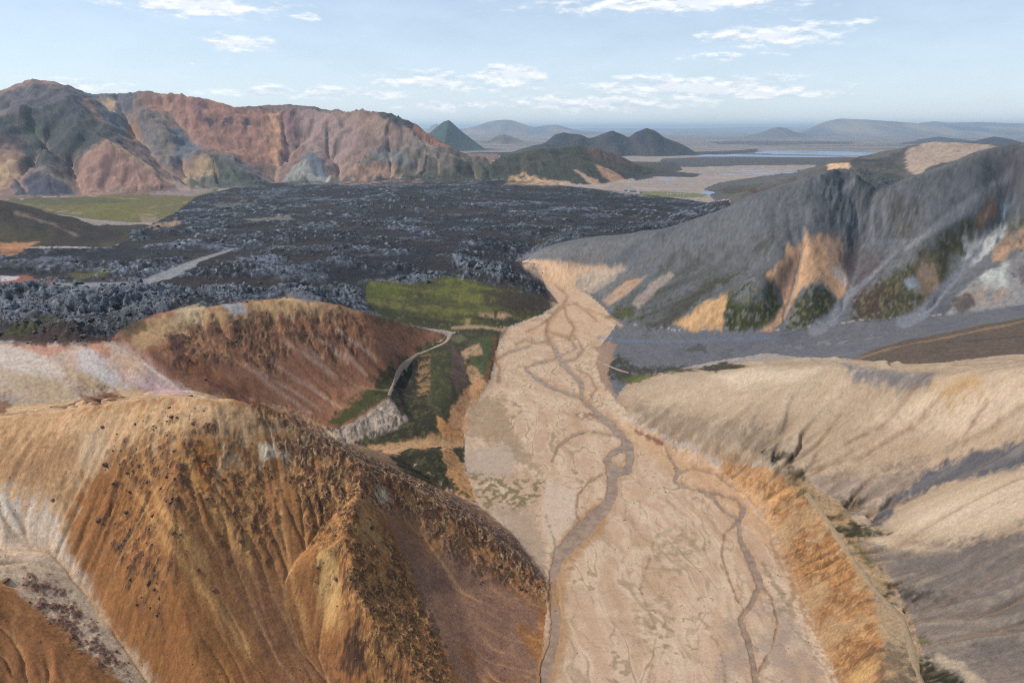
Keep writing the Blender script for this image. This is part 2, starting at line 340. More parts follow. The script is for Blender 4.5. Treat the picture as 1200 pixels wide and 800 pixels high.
def segdist(u, v, q, closed, widths=None):
    best = np.full(u.shape, 1e9, np.float32); n = len(q)
    for k in range(n if closed else n-1):
        (ax, ay), (bx, by) = q[k], q[(k+1) % n]
        dx, dy = bx-ax, by-ay; l2 = dx*dx+dy*dy+1e-9
        t = np.clip(((u-ax)*dx+(v-ay)*dy)/l2, 0, 1)
        d = np.sqrt((u-ax-t*dx)**2+(v-ay-t*dy)**2)
        if widths is not None: d = d-(widths[k]*(1-t)+widths[k+1]*t)
        np.minimum(best, d, out=best)
    return best
def polymask(pts, f=3., nz=3., big=0., step=9.):
    q = lift(pts, True, step); w = window(q, f+nz*2+big*2+2)
    u, v = U_[w], V_[w]
    ins = np.zeros(u.shape, bool); n = len(q)
    for k in range(n):
        (ax, ay), (bx, by) = q[k], q[(k+1) % n]
        if ay == by: continue
        c = ((ay > v) != (by > v)) & (u < (bx-ax)*(v-ay)/(by-ay)+ax); ins ^= c
    d = segdist(u, v, q, True); d = np.where(ins, -d, d)+nz*2*nA[w]+big*2*nB[w]+(.6+.35*nz)*nF[w]
    return w, 1-ss(d, -f*.62, f*.62)
def strokemask(pts, width, f=1.5, nz=1., step=7.):
    wd = width if isinstance(width, (list, tuple)) else [width]*len(pts)
    q, ws = [], []
    for i in range(len(pts)-1):
        a, b = pts[i], pts[i+1]; m = max(1, int(math.hypot(a[0]-b[0], a[1]-b[1])/step))
        for k in range(m + (1 if i == len(pts)-2 else 0)):
            t = k/m; p = (a[0]+(b[0]-a[0])*t, a[1]+(b[1]-a[1])*t); th, vv = cast(*p)
            q.append((th*F, vv*F*.34)); ws.append((wd[i]*(1-t)+wd[i+1]*t)/2)
    w = window(q, max(ws)+f+nz*2+2); d = segdist(U_[w], V_[w], q, False, ws)+nz*2*nA[w]
    return w, 1-ss(d, -f, f)
KALB = .80
def C(c):
    v = np.array(S2L(c), np.float32); g = v@np.array((.3, .55, .15), np.float32); return (v+(g-v)*.04)*KALB
COL = np.empty((NR, NC, 3), np.float32); COL[:] = C((120, 108, 98))
def lay(w, m, col, a=1., tex=None):
    m = (m*a).astype(np.float32)
    if tex is not None: m = m*tex[w]
    COL[w] += (C(col)-COL[w])*m[..., None]
def poly(pts, col, a=1., f=3., nz=3., big=0., tex=None):
    w, m = polymask(pts, f, nz, big); lay(w, m, col, a, tex)
def stroke(pts, width, col, a=1., f=1.5, nz=1., tex=None):
    w, m = strokemask(pts, width, f, nz); lay(w, m, col, a, tex)
def full(pts, f=3., nz=3., big=0.):
    o = np.zeros((NR, NC), np.float32); w, m = polymask(pts, f, nz, big); o[w] = m; return o
def tx(n, a, b): return ss(n, a, b).astype(np.float32)

# ------------------------------------------------------------------ which piece of ground each cell belongs to
REG = np.zeros((NR, NC), np.int8)
def region(k, pts, nz=1.0):
    w, m = polymask(pts, .5, nz, 0, 12.); REG[w][m > .5] = k
far_l, far_r = R(-420,190,3200), R(800,190,3200)
PLAIN, MOUNT, HILL2, LAVA, MEADOW, LSLOPE, BASIN, BROWN, BLUFF, NEAR, RIVER, RMOUNT, EHILL, FAN, WSLOPE, TAN, TERR, FLATM = range(18)
region(MOUNT, mbase[:12]+[R(580,186,2000), R(590,190,3200), far_l, R(-420,240,1300)])
region(HILL2, mbase[11:]+[R(800,201,2500), R(790,195,3200), R(590,190,3200), R(580,186,2000)])
region(LAVA, [P(-300,300,44), P(0,292,42), P(130,290,37), P(180,262,24)]+lavaend+[R(858,233,1000), R(880,222,700), P(606,311,5), P(636,331,0), P(640,340,0), P(655,356,0), P(600,380,1), P(440,372,14), P(520,395,8)]+bcrest[::-1]+[P(128,400,53), P(60,402,54), P(-300,402,55)])
region(FLATM, [P(-300,245,24), P(0,236,22), P(110,231,20), P(205,225,20), P(260,223,16), P(230,232,18), P(205,250,22), P(180,262,24), P(130,264,24), R(60,250,830), R(-300,200,850)])
region(LSLOPE, [P(-300,300,44), P(0,292,42), P(80,289,38), P(130,290,37), P(180,264,24), R(110,267,800), R(60,250,830), R(0,232,840), R(-300,200,840)])
region(MEADOW, [P(432,330,25), P(480,332,23), P(520,324,22), P(560,328,21), P(600,335,16), P(655,356,0), P(636,370,0), P(600,385,0), P(530,392,5), P(480,386,9), P(440,372,14), P(425,352,22)])
region(BASIN, [P(-300,402,55), P(0,401,55), P(60,403,54), P(128,401,53), P(180,435,44.5), P(225,457,36.5), P(245,463,33), P(200,461,38), P(75,474,43), P(-300,482,44)])
region(BROWN, [(p[0]*1.012, p[1]*1.012, p[2]) for p in bcrest]+[P(525,396,7), P(500,410,8), P(480,424,9.5), P(463,448,11), P(456,466,13), P(430,487,12.5), P(397,505,10.5), P(378,500,11), P(345,484,16), P(290,467,26), P(245,463,33), P(225,457,36.5), P(180,435,44.5)])
region(BLUFF, [P(525,396,7), P(540,388,5), P(590,384,2), P(588,394,0), P(584,405,0), P(579,425,0), P(575,447,0), P(560,470,0), P(552,470,1), P(542,500,1), P(545,520,.5), P(545,545,.5), P(558,590,.5), P(520,572,2), P(480,545,3.5), P(440,528,5), P(400,519,7), P(378,500,11), P(397,505,10.5), P(430,487,12.5), P(456,466,13), P(463,448,11), P(480,424,9.5), P(500,410,8)])
region(NEAR, [P(-420,482,44)]+backbase+[P(400,519,7), P(440,528,5), P(480,545,3.5), P(520,572,2), P(560,594,.5), P(600,625,0), P(640,680,0), P(642,720,0), P(634,800,0), P(625,900,0), P(600,1200,0), (-300,40,20)])
region(RMOUNT, rtoe+[R(1500,300,480), R(1500,140,900), R(1040,200,900), R(900,215,850), R(858,233,1000), R(800,256,720), R(700,280,760), R(600,303,735)])
region(EHILL, [P(838,236,1), P(825,222,0), P(850,214,2), P(905,205,.5), P(960,196,.5), R(1000,180,2300), R(1500,180,2500), R(1500,140,900), R(1040,200,900), R(900,215,850), R(858,233,1000)])
region(FAN, rtoe[3:]+[P(1500,330,44), P(1500,350,62)]+wcrest[::-1]+[P(970,418,25), P(900,414,10), P(820,428,6), P(765,438,4), P(735,450,1.5), P(722,470,0), P(703,445,0), P(702,408,0), P(722,382,0), P(712,367,0)])
region(WSLOPE, [P(1000,421,30), P(1050,402,33), P(1100,389,37), P(1200,370,45), P(1350,345,58)]+[P(1500,340,70), P(1500,400,75), P(1200,415,58), P(1100,425,50), P(1050,425,44), P(1000,421,31)])
region(TAN, [P(722,470,0), P(735,450,1.5), P(765,440,4), P(820,431,7), P(905,423,15), P(970,420,26), P(1000,421,31), P(1050,425,44), P(1100,425,50), P(1200,415,58), P(1500,400,75), P(1600,900,40), P(1100,1000,14), P(1090,800,14), P(1070,730,14.5), P(1040,670,15), P(1015,625,15), P(985,590,14), P(945,562,13), P(900,545,11.5), P(840,528,8), P(745,495,1)])
region(TERR, [P(1010,1000,0), P(982,800,0), P(960,750,0), P(935,690,0), P(905,622,0), P(868,575,0), P(845,552,0), P(850,535,6.5), P(900,545,11.5), P(945,562,13), P(985,590,14), P(1015,625,15), P(1040,670,15), P(1070,730,14.5), P(1090,800,14), P(1100,1000,14)])
region(RIVER, [P(620,1000,0), P(632,800,0), P(640,720,0), P(640,688,0), P(600,625,0), P(560,594,0), P(545,545,0), P(545,520,0), P(542,500,0), P(552,470,0), P(560,470,0), P(575,447,0), P(579,425,0), P(584,405,0), P(588,394,0), P(600,385,0), P(636,370,0), P(655,356,0), P(636,331,0), P(638,329,0), P(662,336,0)]+rbank+[P(1010,1000,0)], 2.0)
isR = [REG == k for k in range(18)]

# ------------------------------------------------------------------ running water: drainage lines cut into the slopes
def drainage(Hs, n, steps, seed):
    rng = np.random.default_rng(seed)
    hs = blur(Hs, 1.4); a = np.gradient(hs, axis=0)/np.gradient(RG, axis=0); b = np.gradient(hs, axis=1)/(RG*DTH)
    di = -a/np.gradient(RG, axis=0); dj = -b/(RG*DTH); nn = np.sqrt(di*di+dj*dj)+1e-9; w = (np.hypot(a, b) > .07)
    di = (di/nn*w).astype(np.float32).ravel(); dj = (dj/nn*w).astype(np.float32).ravel()
    lim = int(np.searchsorted(RR, 3000)); i = rng.uniform(0, lim, n).astype(np.float32); j = rng.uniform(0, NC-1, n).astype(np.float32)
    acc = np.zeros(NR*NC, np.float32)
    for s in range(steps):
        k = np.clip(np.rint(i), 0, NR-1).astype(np.int32)*NC+np.clip(np.rint(j), 0, NC-1).astype(np.int32)
        mv = (di[k] != 0) | (dj[k] != 0)
        i, j, k = i[mv], j[mv], k[mv]
        acc += np.bincount(k, minlength=NR*NC); i = i+di[k]; j = j+dj[k]
    return acc.reshape(NR, NC)
AMP = np.zeros((NR, NC), np.float32)
for k, a in ((NEAR,.0105),(BROWN,.0115),(MOUNT,.0105),(HILL2,.007),(RMOUNT,.0055),(EHILL,.006),(TAN,.0090),(TERR,.0110),(BASIN,.004),(LSLOPE,.005),(WSLOPE,.004),(BLUFF,.006)): AMP[isR[k]] = a
for q, k in (([(450,600),(480,612),(540,650),(600,690),(632,712),(632,800),(540,800),(500,720),(480,660)], .75), ([(110,600),(200,620),(290,640),(360,700),(400,810),(150,810),(110,700)], .4), ([(-60,492),(150,475),(280,480),(120,540),(-60,560)], .5)):
    w, m = polymask(q, 12, 4); AMP[w] *= 1-k*m
AMP = (blur(AMP, 4)*np.clip(.75+1.9*fbm(U_/70, VN/70, 3, 199), .15, 1.5)).astype(np.float32)
GUL = np.zeros((NR, NC), np.float32)
for it, (am, wob) in enumerate(((.55, 1.0), (.35, .5), (.30, .35))):
    A = drainage(H+RG*wob*(.0060*fbm(U_/46, VN/46, 3, 161+it)+.0022*fbm(U_/13, VN/13, 2, 171+it)), 420000, 130, it)
    g = np.log1p(A); g = blur(g/np.percentile(g[AMP > .001], 97), 1.0 if it else 1.8); st = ss(SLOPE, .08, .30)
    dev = np.clip(g-blur(g, 11), -.6, 1.1); H = H-AMP*am*RG*dev*st; GUL = GUL+am*dev*st
    dHr = np.gradient(H, axis=0)/np.gradient(RG, axis=0); dHt = np.gradient(H, axis=1)/(RG*DTH); SLOPE = blur(np.hypot(dHr, dHt), 3)
GUL = GUL.astype(np.float32); RIB = np.clip(-GUL*2.2, 0, 1)
S1 = streaks(1, 30, 0); S2 = streaks(2, 36, 1.8, 1.8)

def base(k, col):
    COL[isR[k]] = C(col)
for k, c in ((PLAIN,(150,136,126)), (MOUNT,(118,96,88)), (HILL2,(72,70,60)), (LAVA,(44,43,46)), (MEADOW,(80,78,42)), (LSLOPE,(58,50,44)), (BASIN,(184,160,138)), (BROWN,(138,94,68)), (BLUFF,(62,58,38)), (NEAR,(154,108,68)),
             (RIVER,(190,158,131)), (RMOUNT,(96,97,99)), (EHILL,(92,88,84)), (FAN,(98,97,100)), (WSLOPE,(92,78,66)), (TAN,(172,148,122)), (TERR,(150,106,66)), (FLATM,(112,104,62))): base(k, c)
W_ = np.ones((NR, NC), np.float32)
def inreg(k): return isR[k].astype(np.float32)
def wash(k, col, tex, a=1.):
    m = inreg(k)*tex*a; COL[:] += (C(col)-COL)*m[..., None]
crag = fbm(U_/15, VN/15, 5, 61, .68)+.05*S2+.02*S1
web = np.abs(fbm(U_/11, VN/11, 4, 71, .55)+.05*S2)          # thin pale veins where it crosses zero
CRAG = np.zeros((NR, NC), np.float32)                       # how craggy the relief is
def cragify(pts, col=(70,50,45), vein=(196,160,112), lo=.0, hi=.22, a=.9, va=.7, f=14, nz=7, big=6):
    m = full(pts, f, nz, big); k = m*tx(crag, lo-.13, hi-.10); v = m*(1-tx(web, .018, .085))
    COL[:] += (C(col)-COL)*(k*a*(.55+.45*tx(nF, -.4, .4)))[..., None]; COL[:] += (C(vein)-COL)*(v*va)[..., None]
    np.maximum(CRAG, m, out=CRAG)

# ---- near hill
wash(NEAR, (176,122,70), tx(nB, 0, .5), .6); wash(NEAR, (138,86,46), tx(nC, .05, .4), .5); wash(NEAR, (186,134,82), tx(S2, .6, 1.8), .5); wash(NEAR, (126,82,50), tx(S1, .7, 2), .4)
poly([(-60,492),(0,489),(75,483),(150,470),(225,466),(285,472),(330,487),(345,500),(300,520),(250,515),(190,520),(140,530),(110,545),(85,590),(75,640),(100,680),(60,660),(0,600),(-60,600)], (202,166,128), 1, 10, 6)
poly([(-60,500),(60,500),(120,520),(85,560),(70,590),(-60,560)], (172,132,94), .8, 14, 6)
poly([(0,520),(60,525),(90,540),(70,575),(0,560)], (158,124,92), .7, 14, 6, tex=tx(S2, -.6, .8))
poly([(-60,570),(0,575),(40,590),(70,600),(80,650),(110,690),(80,700),(40,670),(0,660),(-60,640)], (208,192,178), .95, 10, 6)
poly([(-40,580),(10,578),(28,610),(60,640),(40,650),(0,630),(-40,620)], (200,196,190), .9, 7, 4, tex=tx(S2, -1., .4))
poly([(0,605),(60,625),(80,665),(100,700),(60,705),(20,690),(0,668)], (206,182,160), .9, 8, 5)
poly([(75,655),(105,690),(135,740),(165,775),(190,805),(150,805),(110,770),(70,730),(30,700),(0,680),(0,660),(40,672)], (196,176,156), .95, 5, 4)
poly([(30,665),(70,690),(110,740),(140,780),(120,780),(70,735),(30,700)], (150,105,75), .8, 6, 5, tex=tx(crag, -.15, .15))
cragify([(30,670),(75,690),(120,745),(150,790),(120,785),(70,735),(35,705)], (104,74,70), (206,190,172), -.05, .2, .8, .4, 5, 4, 2)
poly([(-60,690),(0,692),(60,740),(110,790),(140,830),(-60,830)], (142,97,61), 1, 6, 4)
poly([(20,760),(60,770),(80,800),(20,810)], (190,130,85), .6, 10, 6, tex=tx(nB, -.2, .3))
poly(crest[:9]+backbase[6::-1], (200,166,130), .95, 4, 2); poly(crest[8:]+[P(600,625,0), P(560,594,.5), P(520,572,2), P(480,545,3.5), P(440,528,5), P(400,519,7)]+backbase[:5:-1], (140,112,92), .9, 3, 2)
# pale shoulder and white spots
poly([(96,512),(120,505),(130,530),(115,550),(90,560)], (206,180,150), .8, 7, 4); poly([(262,520),(285,540),(262,548),(252,575),(246,560)], (205,176,140), .6, 5, 3)
poly([(255,480),(290,474),(330,490),(380,520),(400,535),(345,525),(300,505)], (176,146,112), .8, 7, 4)
poly([(303,518),(312,519),(330,532),(345,540),(318,534),(303,546)], (224,210,188), .95, 3, 2); poly([(440,568),(452,572),(460,583),(447,588),(440,580)], (220,204,180), .95, 3, 2)
# orange fields
poly([(110,560),(75,600),(110,690),(170,760),(220,805),(330,810),(290,720),(190,600),(150,545)], (150,102,60), .8, 16, 8, tex=tx(nB, -.7, .4))
poly([(225,510),(245,505),(252,560),(240,600),(225,560)], (168,104,42), .7, 8, 5)
cragify([(165,500),(235,495),(275,505),(320,530),(330,580),(320,640),(290,660),(240,600),(205,640),(190,720),(150,700),(120,600),(130,540)], (70,50,46), (196,154,100), .02, .3, .92, .4, 14, 8, 6)
poly([(230,600),(290,640),(330,690),(400,805),(300,805),(260,720),(225,650)], (142,100,66), .75, 16, 8); poly([(260,640),(330,700),(400,810),(340,810),(290,730)], (128,94,76), .6, 16, 8, tex=tx(S2, -1, .6))
for q in ([(150,560),(185,620),(230,680),(290,760)], [(165,480),(168,540),(190,600),(240,660)], [(297,520),(296,570),(290,620),(292,660)], [(205,490),(212,530),(240,580),(280,640)], [(330,560),(330,620),(345,690),(360,740)]):
    stroke(q, [2,4,5,8][:len(q)], (196,150,96), .75, 3, 2)
cragify([(300,480),(345,495),(431,540),(496,568),(564,612),(600,638),(640,690),(640,702),(600,690),(540,660),(480,620),(440,600),(380,600),(330,560)], (74,50,46), (198,168,128), -.1, .16, .92, .75, 8, 5, 4)
cragify([(340,560),(420,580),(470,640),(500,700),(520,760),(530,810),(440,810),(400,740),(370,660)], (70,52,42), (198,156,98), -.02, .2, .9, .7, 10, 7, 5)
poly([(375,640),(395,650),(400,720),(385,740),(372,700)], (204,168,112), .75, 8, 5); poly([(395,790),(410,730),(425,740),(430,790)], (62,46,44), .8, 6, 5); poly([(420,590),(440,600),(450,640),(420,630)], (190,150,100), .6, 8, 5)
poly([(450,600),(480,612),(540,650),(600,690),(632,712),(632,800),(540,800),(500,720),(480,660)], (144,110,92), .92, 9, 5); poly([(455,600),(490,620),(520,640),(500,660),(470,630)], (160,114,72), .8, 8, 4)
poly([(600,728),(635,745),(632,775),(612,750)], (158,106,54), .85, 6, 4); poly([(540,755),(565,762),(560,780),(540,775)], (146,100,60), .7, 6, 4); stroke([(470,620),(520,690),(560,760),(590,800)], 16, (124,94,82), .5, 9, 4); stroke([(560,690),(600,740),(625,790)], 10, (134,104,90), .5, 8, 4)
poly([(520,575),(600,622),(640,665),(642,690),(620,668),(560,618)], (140,112,95), .7, 4, 3)
stroke([(500,600),(540,630),(590,665),(640,702)], 5, (150,112,80), .6, 3, 2)

wash(NEAR, (196,156,108), tx(GUL, .10, .42), .45); wash(NEAR, (92,62,48), RIB*tx(crag, -.3, .1), .30)
# ---- pale basin
wash(BASIN, (182,160,132), tx(nB, -.2, .3), .8); wash(BASIN, (196,172,154), tx(S2, .2, 1.6), .6)
poly([(-40,405),(20,405),(60,420),(90,440),(60,445),(0,430),(-40,430)], (204,188,174), .9, 6, 3); poly([(60,402),(150,402),(190,440),(230,462),(180,462),(120,440),(80,425)], (194,164,150), .9, 6, 3)
poly([(88,410),(115,408),(130,430),(150,455),(125,450),(95,430)], (196,190,186), .85, 6, 4); poly([(10,402),(60,403),(85,408),(60,418)], (188,132,112), .8, 4, 3); poly([(100,400),(125,402),(130,418),(112,415)], (180,120,90), .8, 4, 3)
poly([(130,410),(165,420),(175,440),(145,440)], (196,160,128), .7, 6, 3); poly([(60,425),(110,445),(140,460),(90,450)], (178,146,108), .7, 5, 3); poly([(140,440),(190,440),(225,462),(180,462)], (196,164,166), .7, 6, 3)
poly([(90,458),(135,456),(146,465),(110,478),(95,470)], (104,62,44), .95, 4, 3, tex=tx(crag, -.4, .1)); poly([(-20,460),(15,466),(5,484),(-20,484)], (120,84,58), .9, 5, 4); poly([(30,440),(80,448),(90,470),(20,475)], (176,150,116), .6, 8, 4)
stroke([(170,425),(200,450),(240,466)], 4, (214,192,176), .8, 2, 1); stroke([(155,402),(185,432),(215,455)], 3, (150,112,104), .7, 2, 1)

wash(BASIN, (156,128,106), tx(S1+1.5*nA, .5, 1.6), .55); wash(BASIN, (150,120,98), tx(GUL, .08, .35), .5); wash(BASIN, (214,196,182), RIB, .4)
# ---- brown hill
wash(BROWN, (92,62,48), tx(S2, .2, 1.2), .7); wash(BROWN, (150,114,88), tx(-S2, .5, 1.6), .75); wash(BROWN, (150,114,90), tx(S1, .8, 2.0), .6); wash(BROWN, (80,56,46), tx(-S1+nA, .7, 1.8), .5)
poly([(150,390),(190,370),(250,360),(345,350),(385,356),(420,365),(380,372),(300,370),(240,385),(200,400),(160,410)], (176,142,100), .9, 7, 5); poly([(205,360),(240,358),(238,380),(205,378)], (190,166,130), .8, 6, 4)
poly([(300,354),(345,349),(380,356),(340,364),(295,366)], (198,160,112), .9, 5, 3); poly([(258,356),(282,356),(292,368),(275,372)], (150,152,156), .9, 3, 2); poly([(335,346),(372,347),(385,353),(355,354)], (122,112,110), .8, 3, 2)
cragify([(195,390),(260,370),(340,362),(420,368),(440,400),(410,430),(350,410),(310,440),(260,425),(220,440),(190,420)], (80,56,46), (180,140,92), -.05, .2, .9, .5, 9, 6, 5)
poly([(190,400),(230,420),(290,460),(330,490),(280,470),(220,440)], (128,82,50), .8, 8, 4); poly([(225,430),(300,470),(360,500),(300,480),(250,458)], (104,66,52), .9, 8, 4); poly([(195,388),(215,395),(220,430),(205,425)], (78,50,46), .8, 5, 4); poly([(400,365),(450,372),(500,392),(450,400),(410,385)], (140,92,64), .75, 9, 5)
for q in ([(300,434),(340,455),(375,480)], [(320,425),(365,455),(400,478)], [(330,398),(365,420),(395,440)], [(350,402),(378,420)], [(395,388),(440,418)], [(388,408),(408,425)], [(285,425),(330,460),(365,485)], [(370,395),(410,420),(430,440)]):
    stroke(q, [1.5, 3, 2][:len(q)], (176,140,118), .75, 1.6, .8)
poly([(520,396),(500,408),(478,424),(462,448),(455,466),(425,486),(392,500),(385,494),(405,475),(440,450),(470,425),(500,402)], (62,66,30), .95, 6, 4, tex=tx(nB, -.9, 0)); poly([(395,486),(420,470),(445,462),(430,482),(400,496)], (66,68,34), .8, 5, 3); poly([(440,440),(462,432),(455,460),(440,462)], (40,44,22), .8, 5, 3)

wash(BROWN, (170,130,98), tx(GUL, .12, .45), .5); wash(BROWN, (78,50,42), RIB, .5)
# ---- trail bluff
poly([(456,466),(465,478),(478,490),(470,500),(440,512),(400,520),(378,512),(397,505),(430,485)], (176,156,138), 1, 4, 3); wash(BLUFF, (120,106,92), full([(456,466),(478,490),(470,500),(400,520),(430,485)], 3, 2)*tx(S1, .2, 1.2), .8)
cragify([(456,468),(466,480),(476,491),(468,500),(440,511),(402,518),(385,512),(398,506),(430,488)], (104,90,78), (212,196,178), -.02, .2, .75, .6, 3, 3, 1)
poly([(480,424),(492,420),(490,445),(484,470),(478,486),(466,474),(464,450)], (44,40,30), .95, 3, 3); poly([(478,466),(495,468),(512,490),(515,508),(480,510),(430,516),(480,498)], (50,47,31), .95, 3, 3)
poly([(492,416),(506,414),(504,425),(506,440),(505,462),(490,465),(488,440)], (150,110,76), .7, 2.5, 2, tex=tx(nA+.5*np.sin(V_*.8+nA*7+nB*5), -.25, .2)); poly([(506,414),(530,408),(532,440),(530,460),(515,476),(504,465)], (64,64,36), 1, 3, 3)
poly([(530,404),(545,425),(548,450),(535,460),(529,440)], (98,76,66), .95, 3, 2); poly([(524,394),(540,392),(548,398),(536,402)], (104,98,70), .8, 3, 2)
poly([(548,452),(565,435),(572,450),(560,470),(548,500),(546,520),(525,500),(528,480)], (186,136,92), .95, 3, 2); poly([(512,486),(530,500),(545,512),(542,525),(520,515),(512,500)], (186,130,76), .95, 2.5, 2); poly([(470,518),(515,508),(545,520),(520,528),(450,532),(400,526)], (182,140,98), .95, 3, 2)
poly([(455,534),(480,526),(517,524),(518,548),(530,575),(500,565),(470,550)], (46,46,29), .95, 3, 3); poly([(517,526),(530,528),(545,545),(560,588),(540,578),(524,556)], (190,140,88), 1, 2.5, 3); poly([(400,522),(450,528),(440,540),(410,536)], (140,116,92), .8, 4, 3); poly([(462,545),(500,560),(520,575),(480,560)], (70,66,36), .7, 4, 3)
poly([(552,398),(578,392),(578,420),(572,440),(560,444),(552,425),(545,410)], (74,80,46), 1, 3, 3); poly([(548,408),(562,402),(566,414),(545,420),(540,412)], (184,148,112), .9, 3, 2); poly([(545,425),(560,430),(566,440),(552,452)], (182,140,102), .8, 3, 2); stroke([(580,395),(579,415),(574,430),(570,446)], 4, (122,74,50), .9, 1.5, 1.5)

wash(BLUFF, (92,82,52), tx(nA+.5*nF, .08, .4), .45); wash(BLUFF, (40,38,28), tx(-nA+.5*nF, .15, .5), .4)
# ---- meadow
mw = fbm(X/60, Y/22, 4, 191); wash(MEADOW, (104,102,46), tx(mw+.5*nA, -.1, .35), .85); wash(MEADOW, (54,52,34), tx(-mw+.7*nA+.3*nF, .02, .35), .8); wash(MEADOW, (116,102,66), tx(nA+.4*nF, .28, .55), .5); poly([(590,330),(612,336),(655,356),(636,368),(600,372),(570,350)], (58,50,40), .75, 14, 7); poly([(425,355),(480,372),(540,378),(590,376),(590,386),(480,388),(430,372)], (62,60,36), .5, 8, 6); poly([(412,330),(440,318),(470,328),(520,318),(575,322),(560,332),(480,338),(440,348),(428,362),(408,352)], (66,62,38), .6, 8, 8, tex=tx(nA, -.3, .3))
poly([(432,332),(460,325),(480,345),(500,335),(530,320),(565,330),(575,340),(520,350),(470,352),(440,348)], (96,102,36), .55, 6, 4, tex=tx(nB+nA, -.2, .2)); poly([(590,345),(615,340),(652,354),(634,366),(605,365)], (66,54,44), .85, 7, 4); poly([(440,372),(480,382),(520,384),(480,376),(445,362)], (52,56,30), .6, 5, 3)
poly([(560,366),(590,366),(603,370),(590,374),(562,371)], (172,138,106), .8, 2, 2, tex=tx(nA, -.4, .1)); poly([(545,372),(552,374),(550,382),(545,381)], (160,128,92), .7, 2, 1); stroke([(530,384),(565,383),(590,386)], 3, (178,146,112), .8, 1.5, 1); stroke([(437,332),(441,345),(445,358)], 5, (112,106,62), .6, 2, 2)
poly([(602,313),(636,331),(632,337),(612,330)], (72,56,56), 1, 3, 2)
# ---- slope and flat at the left
wash(LSLOPE, (72,66,44), tx(nB, 0, .3), .8); poly([(0,285),(45,284),(20,296),(0,302)], (176,122,84), .95, 3, 2); stroke([(20,250),(60,262),(90,276)], 3, (140,122,106), .6, 2, 2)
wash(FLATM, (150,132,104), tx(nB+.3*nA, .1, .4), .8); poly([(75,244),(140,238),(190,246),(150,258),(110,256)], (112,106,48), .8, 6, 3); poly([(10,232),(120,232),(160,236),(60,240),(20,238)], (92,92,56), .8, 4, 2); poly([(165,226),(205,212),(215,214),(250,223),(225,230),(180,228)], (150,132,122), 1, 4, 2); poly([(170,262),(205,258),(215,262),(180,268)], (176,142,108), .9, 3, 2)

# ---- river flat: bars, braids, damp silt
ang = -.07; ru = (X*math.cos(ang)-Y*math.sin(ang)).astype(np.float32); rv = (X*math.sin(ang)+Y*math.cos(ang)).astype(np.float32)
wv_ = ru+9*fbm(X/40, Y/40, 3, 83)
bar = fbm(wv_/11, rv/48, 4, 85); vein2 = np.abs(fbm(wv_/14, rv/60, 3, 87)); spk = fbm(X/3.2, Y/3.2, 3, 89)
wash(RIVER, (204,176,150), tx(bar, .0, .35), .8); wash(RIVER, (174,144,114), tx(-bar, .1, .45), .7); wash(RIVER, (206,180,154), (1-tx(vein2, .05, .12)), .6); wash(RIVER, (146,120,94), (1-tx(vein2, .010, .04))*tx(nC, -.4, .2), .7)
vein3 = np.abs(fbm((ru+5*fbm(X/22, Y/22, 3, 183))/7, rv/34, 3, 187)); wash(RIVER, (158,132,106), (1-tx(vein3, .015, .06))*tx(-nC, -.3, .3), .6); wash(RIVER, (208,182,156), tx(fbm(X/9, Y/16, 4, 189), .12, .35), .5); wash(RIVER, (138,118,92), tx(spk+.8*bar+.5*nC, .42, .7), .65)
poly([(690,480),(745,500),(790,528),(860,556),(905,625),(935,690),(900,640),(840,585),(800,560),(740,520)], (196,152,112), .6, 8, 4); poly([(640,330),(690,346),(716,372),(700,400),(660,395),(590,390),(650,372)], (200,164,132), .6, 5, 3)
poly([(545,530),(600,515),(615,540),(590,560),(545,555)], (178,156,138), .9, 6, 3); poly([(548,552),(600,556),(640,560),(640,585),(600,605),(570,600),(550,575)], (112,100,70), .85, 6, 4, tex=tx(nA+.4*nB, -.15, .2)); poly([(550,470),(590,462),(600,500),(625,540),(640,560),(615,545),(590,520),(550,512)], (142,118,90), .6, 6, 4)
poly([(572,590),(625,600),(640,640),(640,680),(600,625)], (160,138,120), .7, 8, 4); poly([(640,560),(675,575),(672,620),(650,650),(635,620)], (198,176,158), .7, 5, 3); poly([(765,625),(800,620),(830,640),(790,680),(768,670)], (142,124,94), .55, 8, 6, tex=tx(spk, -.2, .3)); poly([(742,700),(790,690),(790,760),(740,770)], (148,126,98), .5, 9, 6, tex=tx(spk, -.2, .3)); poly([(850,720),(920,700),(970,800),(840,800)], (150,132,122), .6, 12, 6, tex=tx(nB, -.4, .2))
poly([(655,482),(690,482),(705,494),(680,492)], (112,92,76), .7, 2.5, 2, tex=tx(nA, -.2, .2)); stroke([(745,505),(765,514),(776,520)], 4, (124,76,56), .85, 1.5, 1.5); stroke([(690,484),(707,492)], 3, (126,76,52), .8, 1.5, 1)
for q, wd in (([(894,662),(912,690),(930,720)], 5), ([(900,610),(905,640),(918,668)], 3), ([(640,605),(652,640),(648,670)], 2), ([(850,800),(845,760),(820,720)], 2), ([(905,725),(930,700),(925,660),(915,630)], 4), ([(760,800),(770,740),(750,690),(765,640)], 2), ([(600,470),(612,480),(600,490)], 2), ([(668,520),(676,560),(690,570)], 1.5)): stroke(q, wd, (140,116,92), .65, 2, 2)
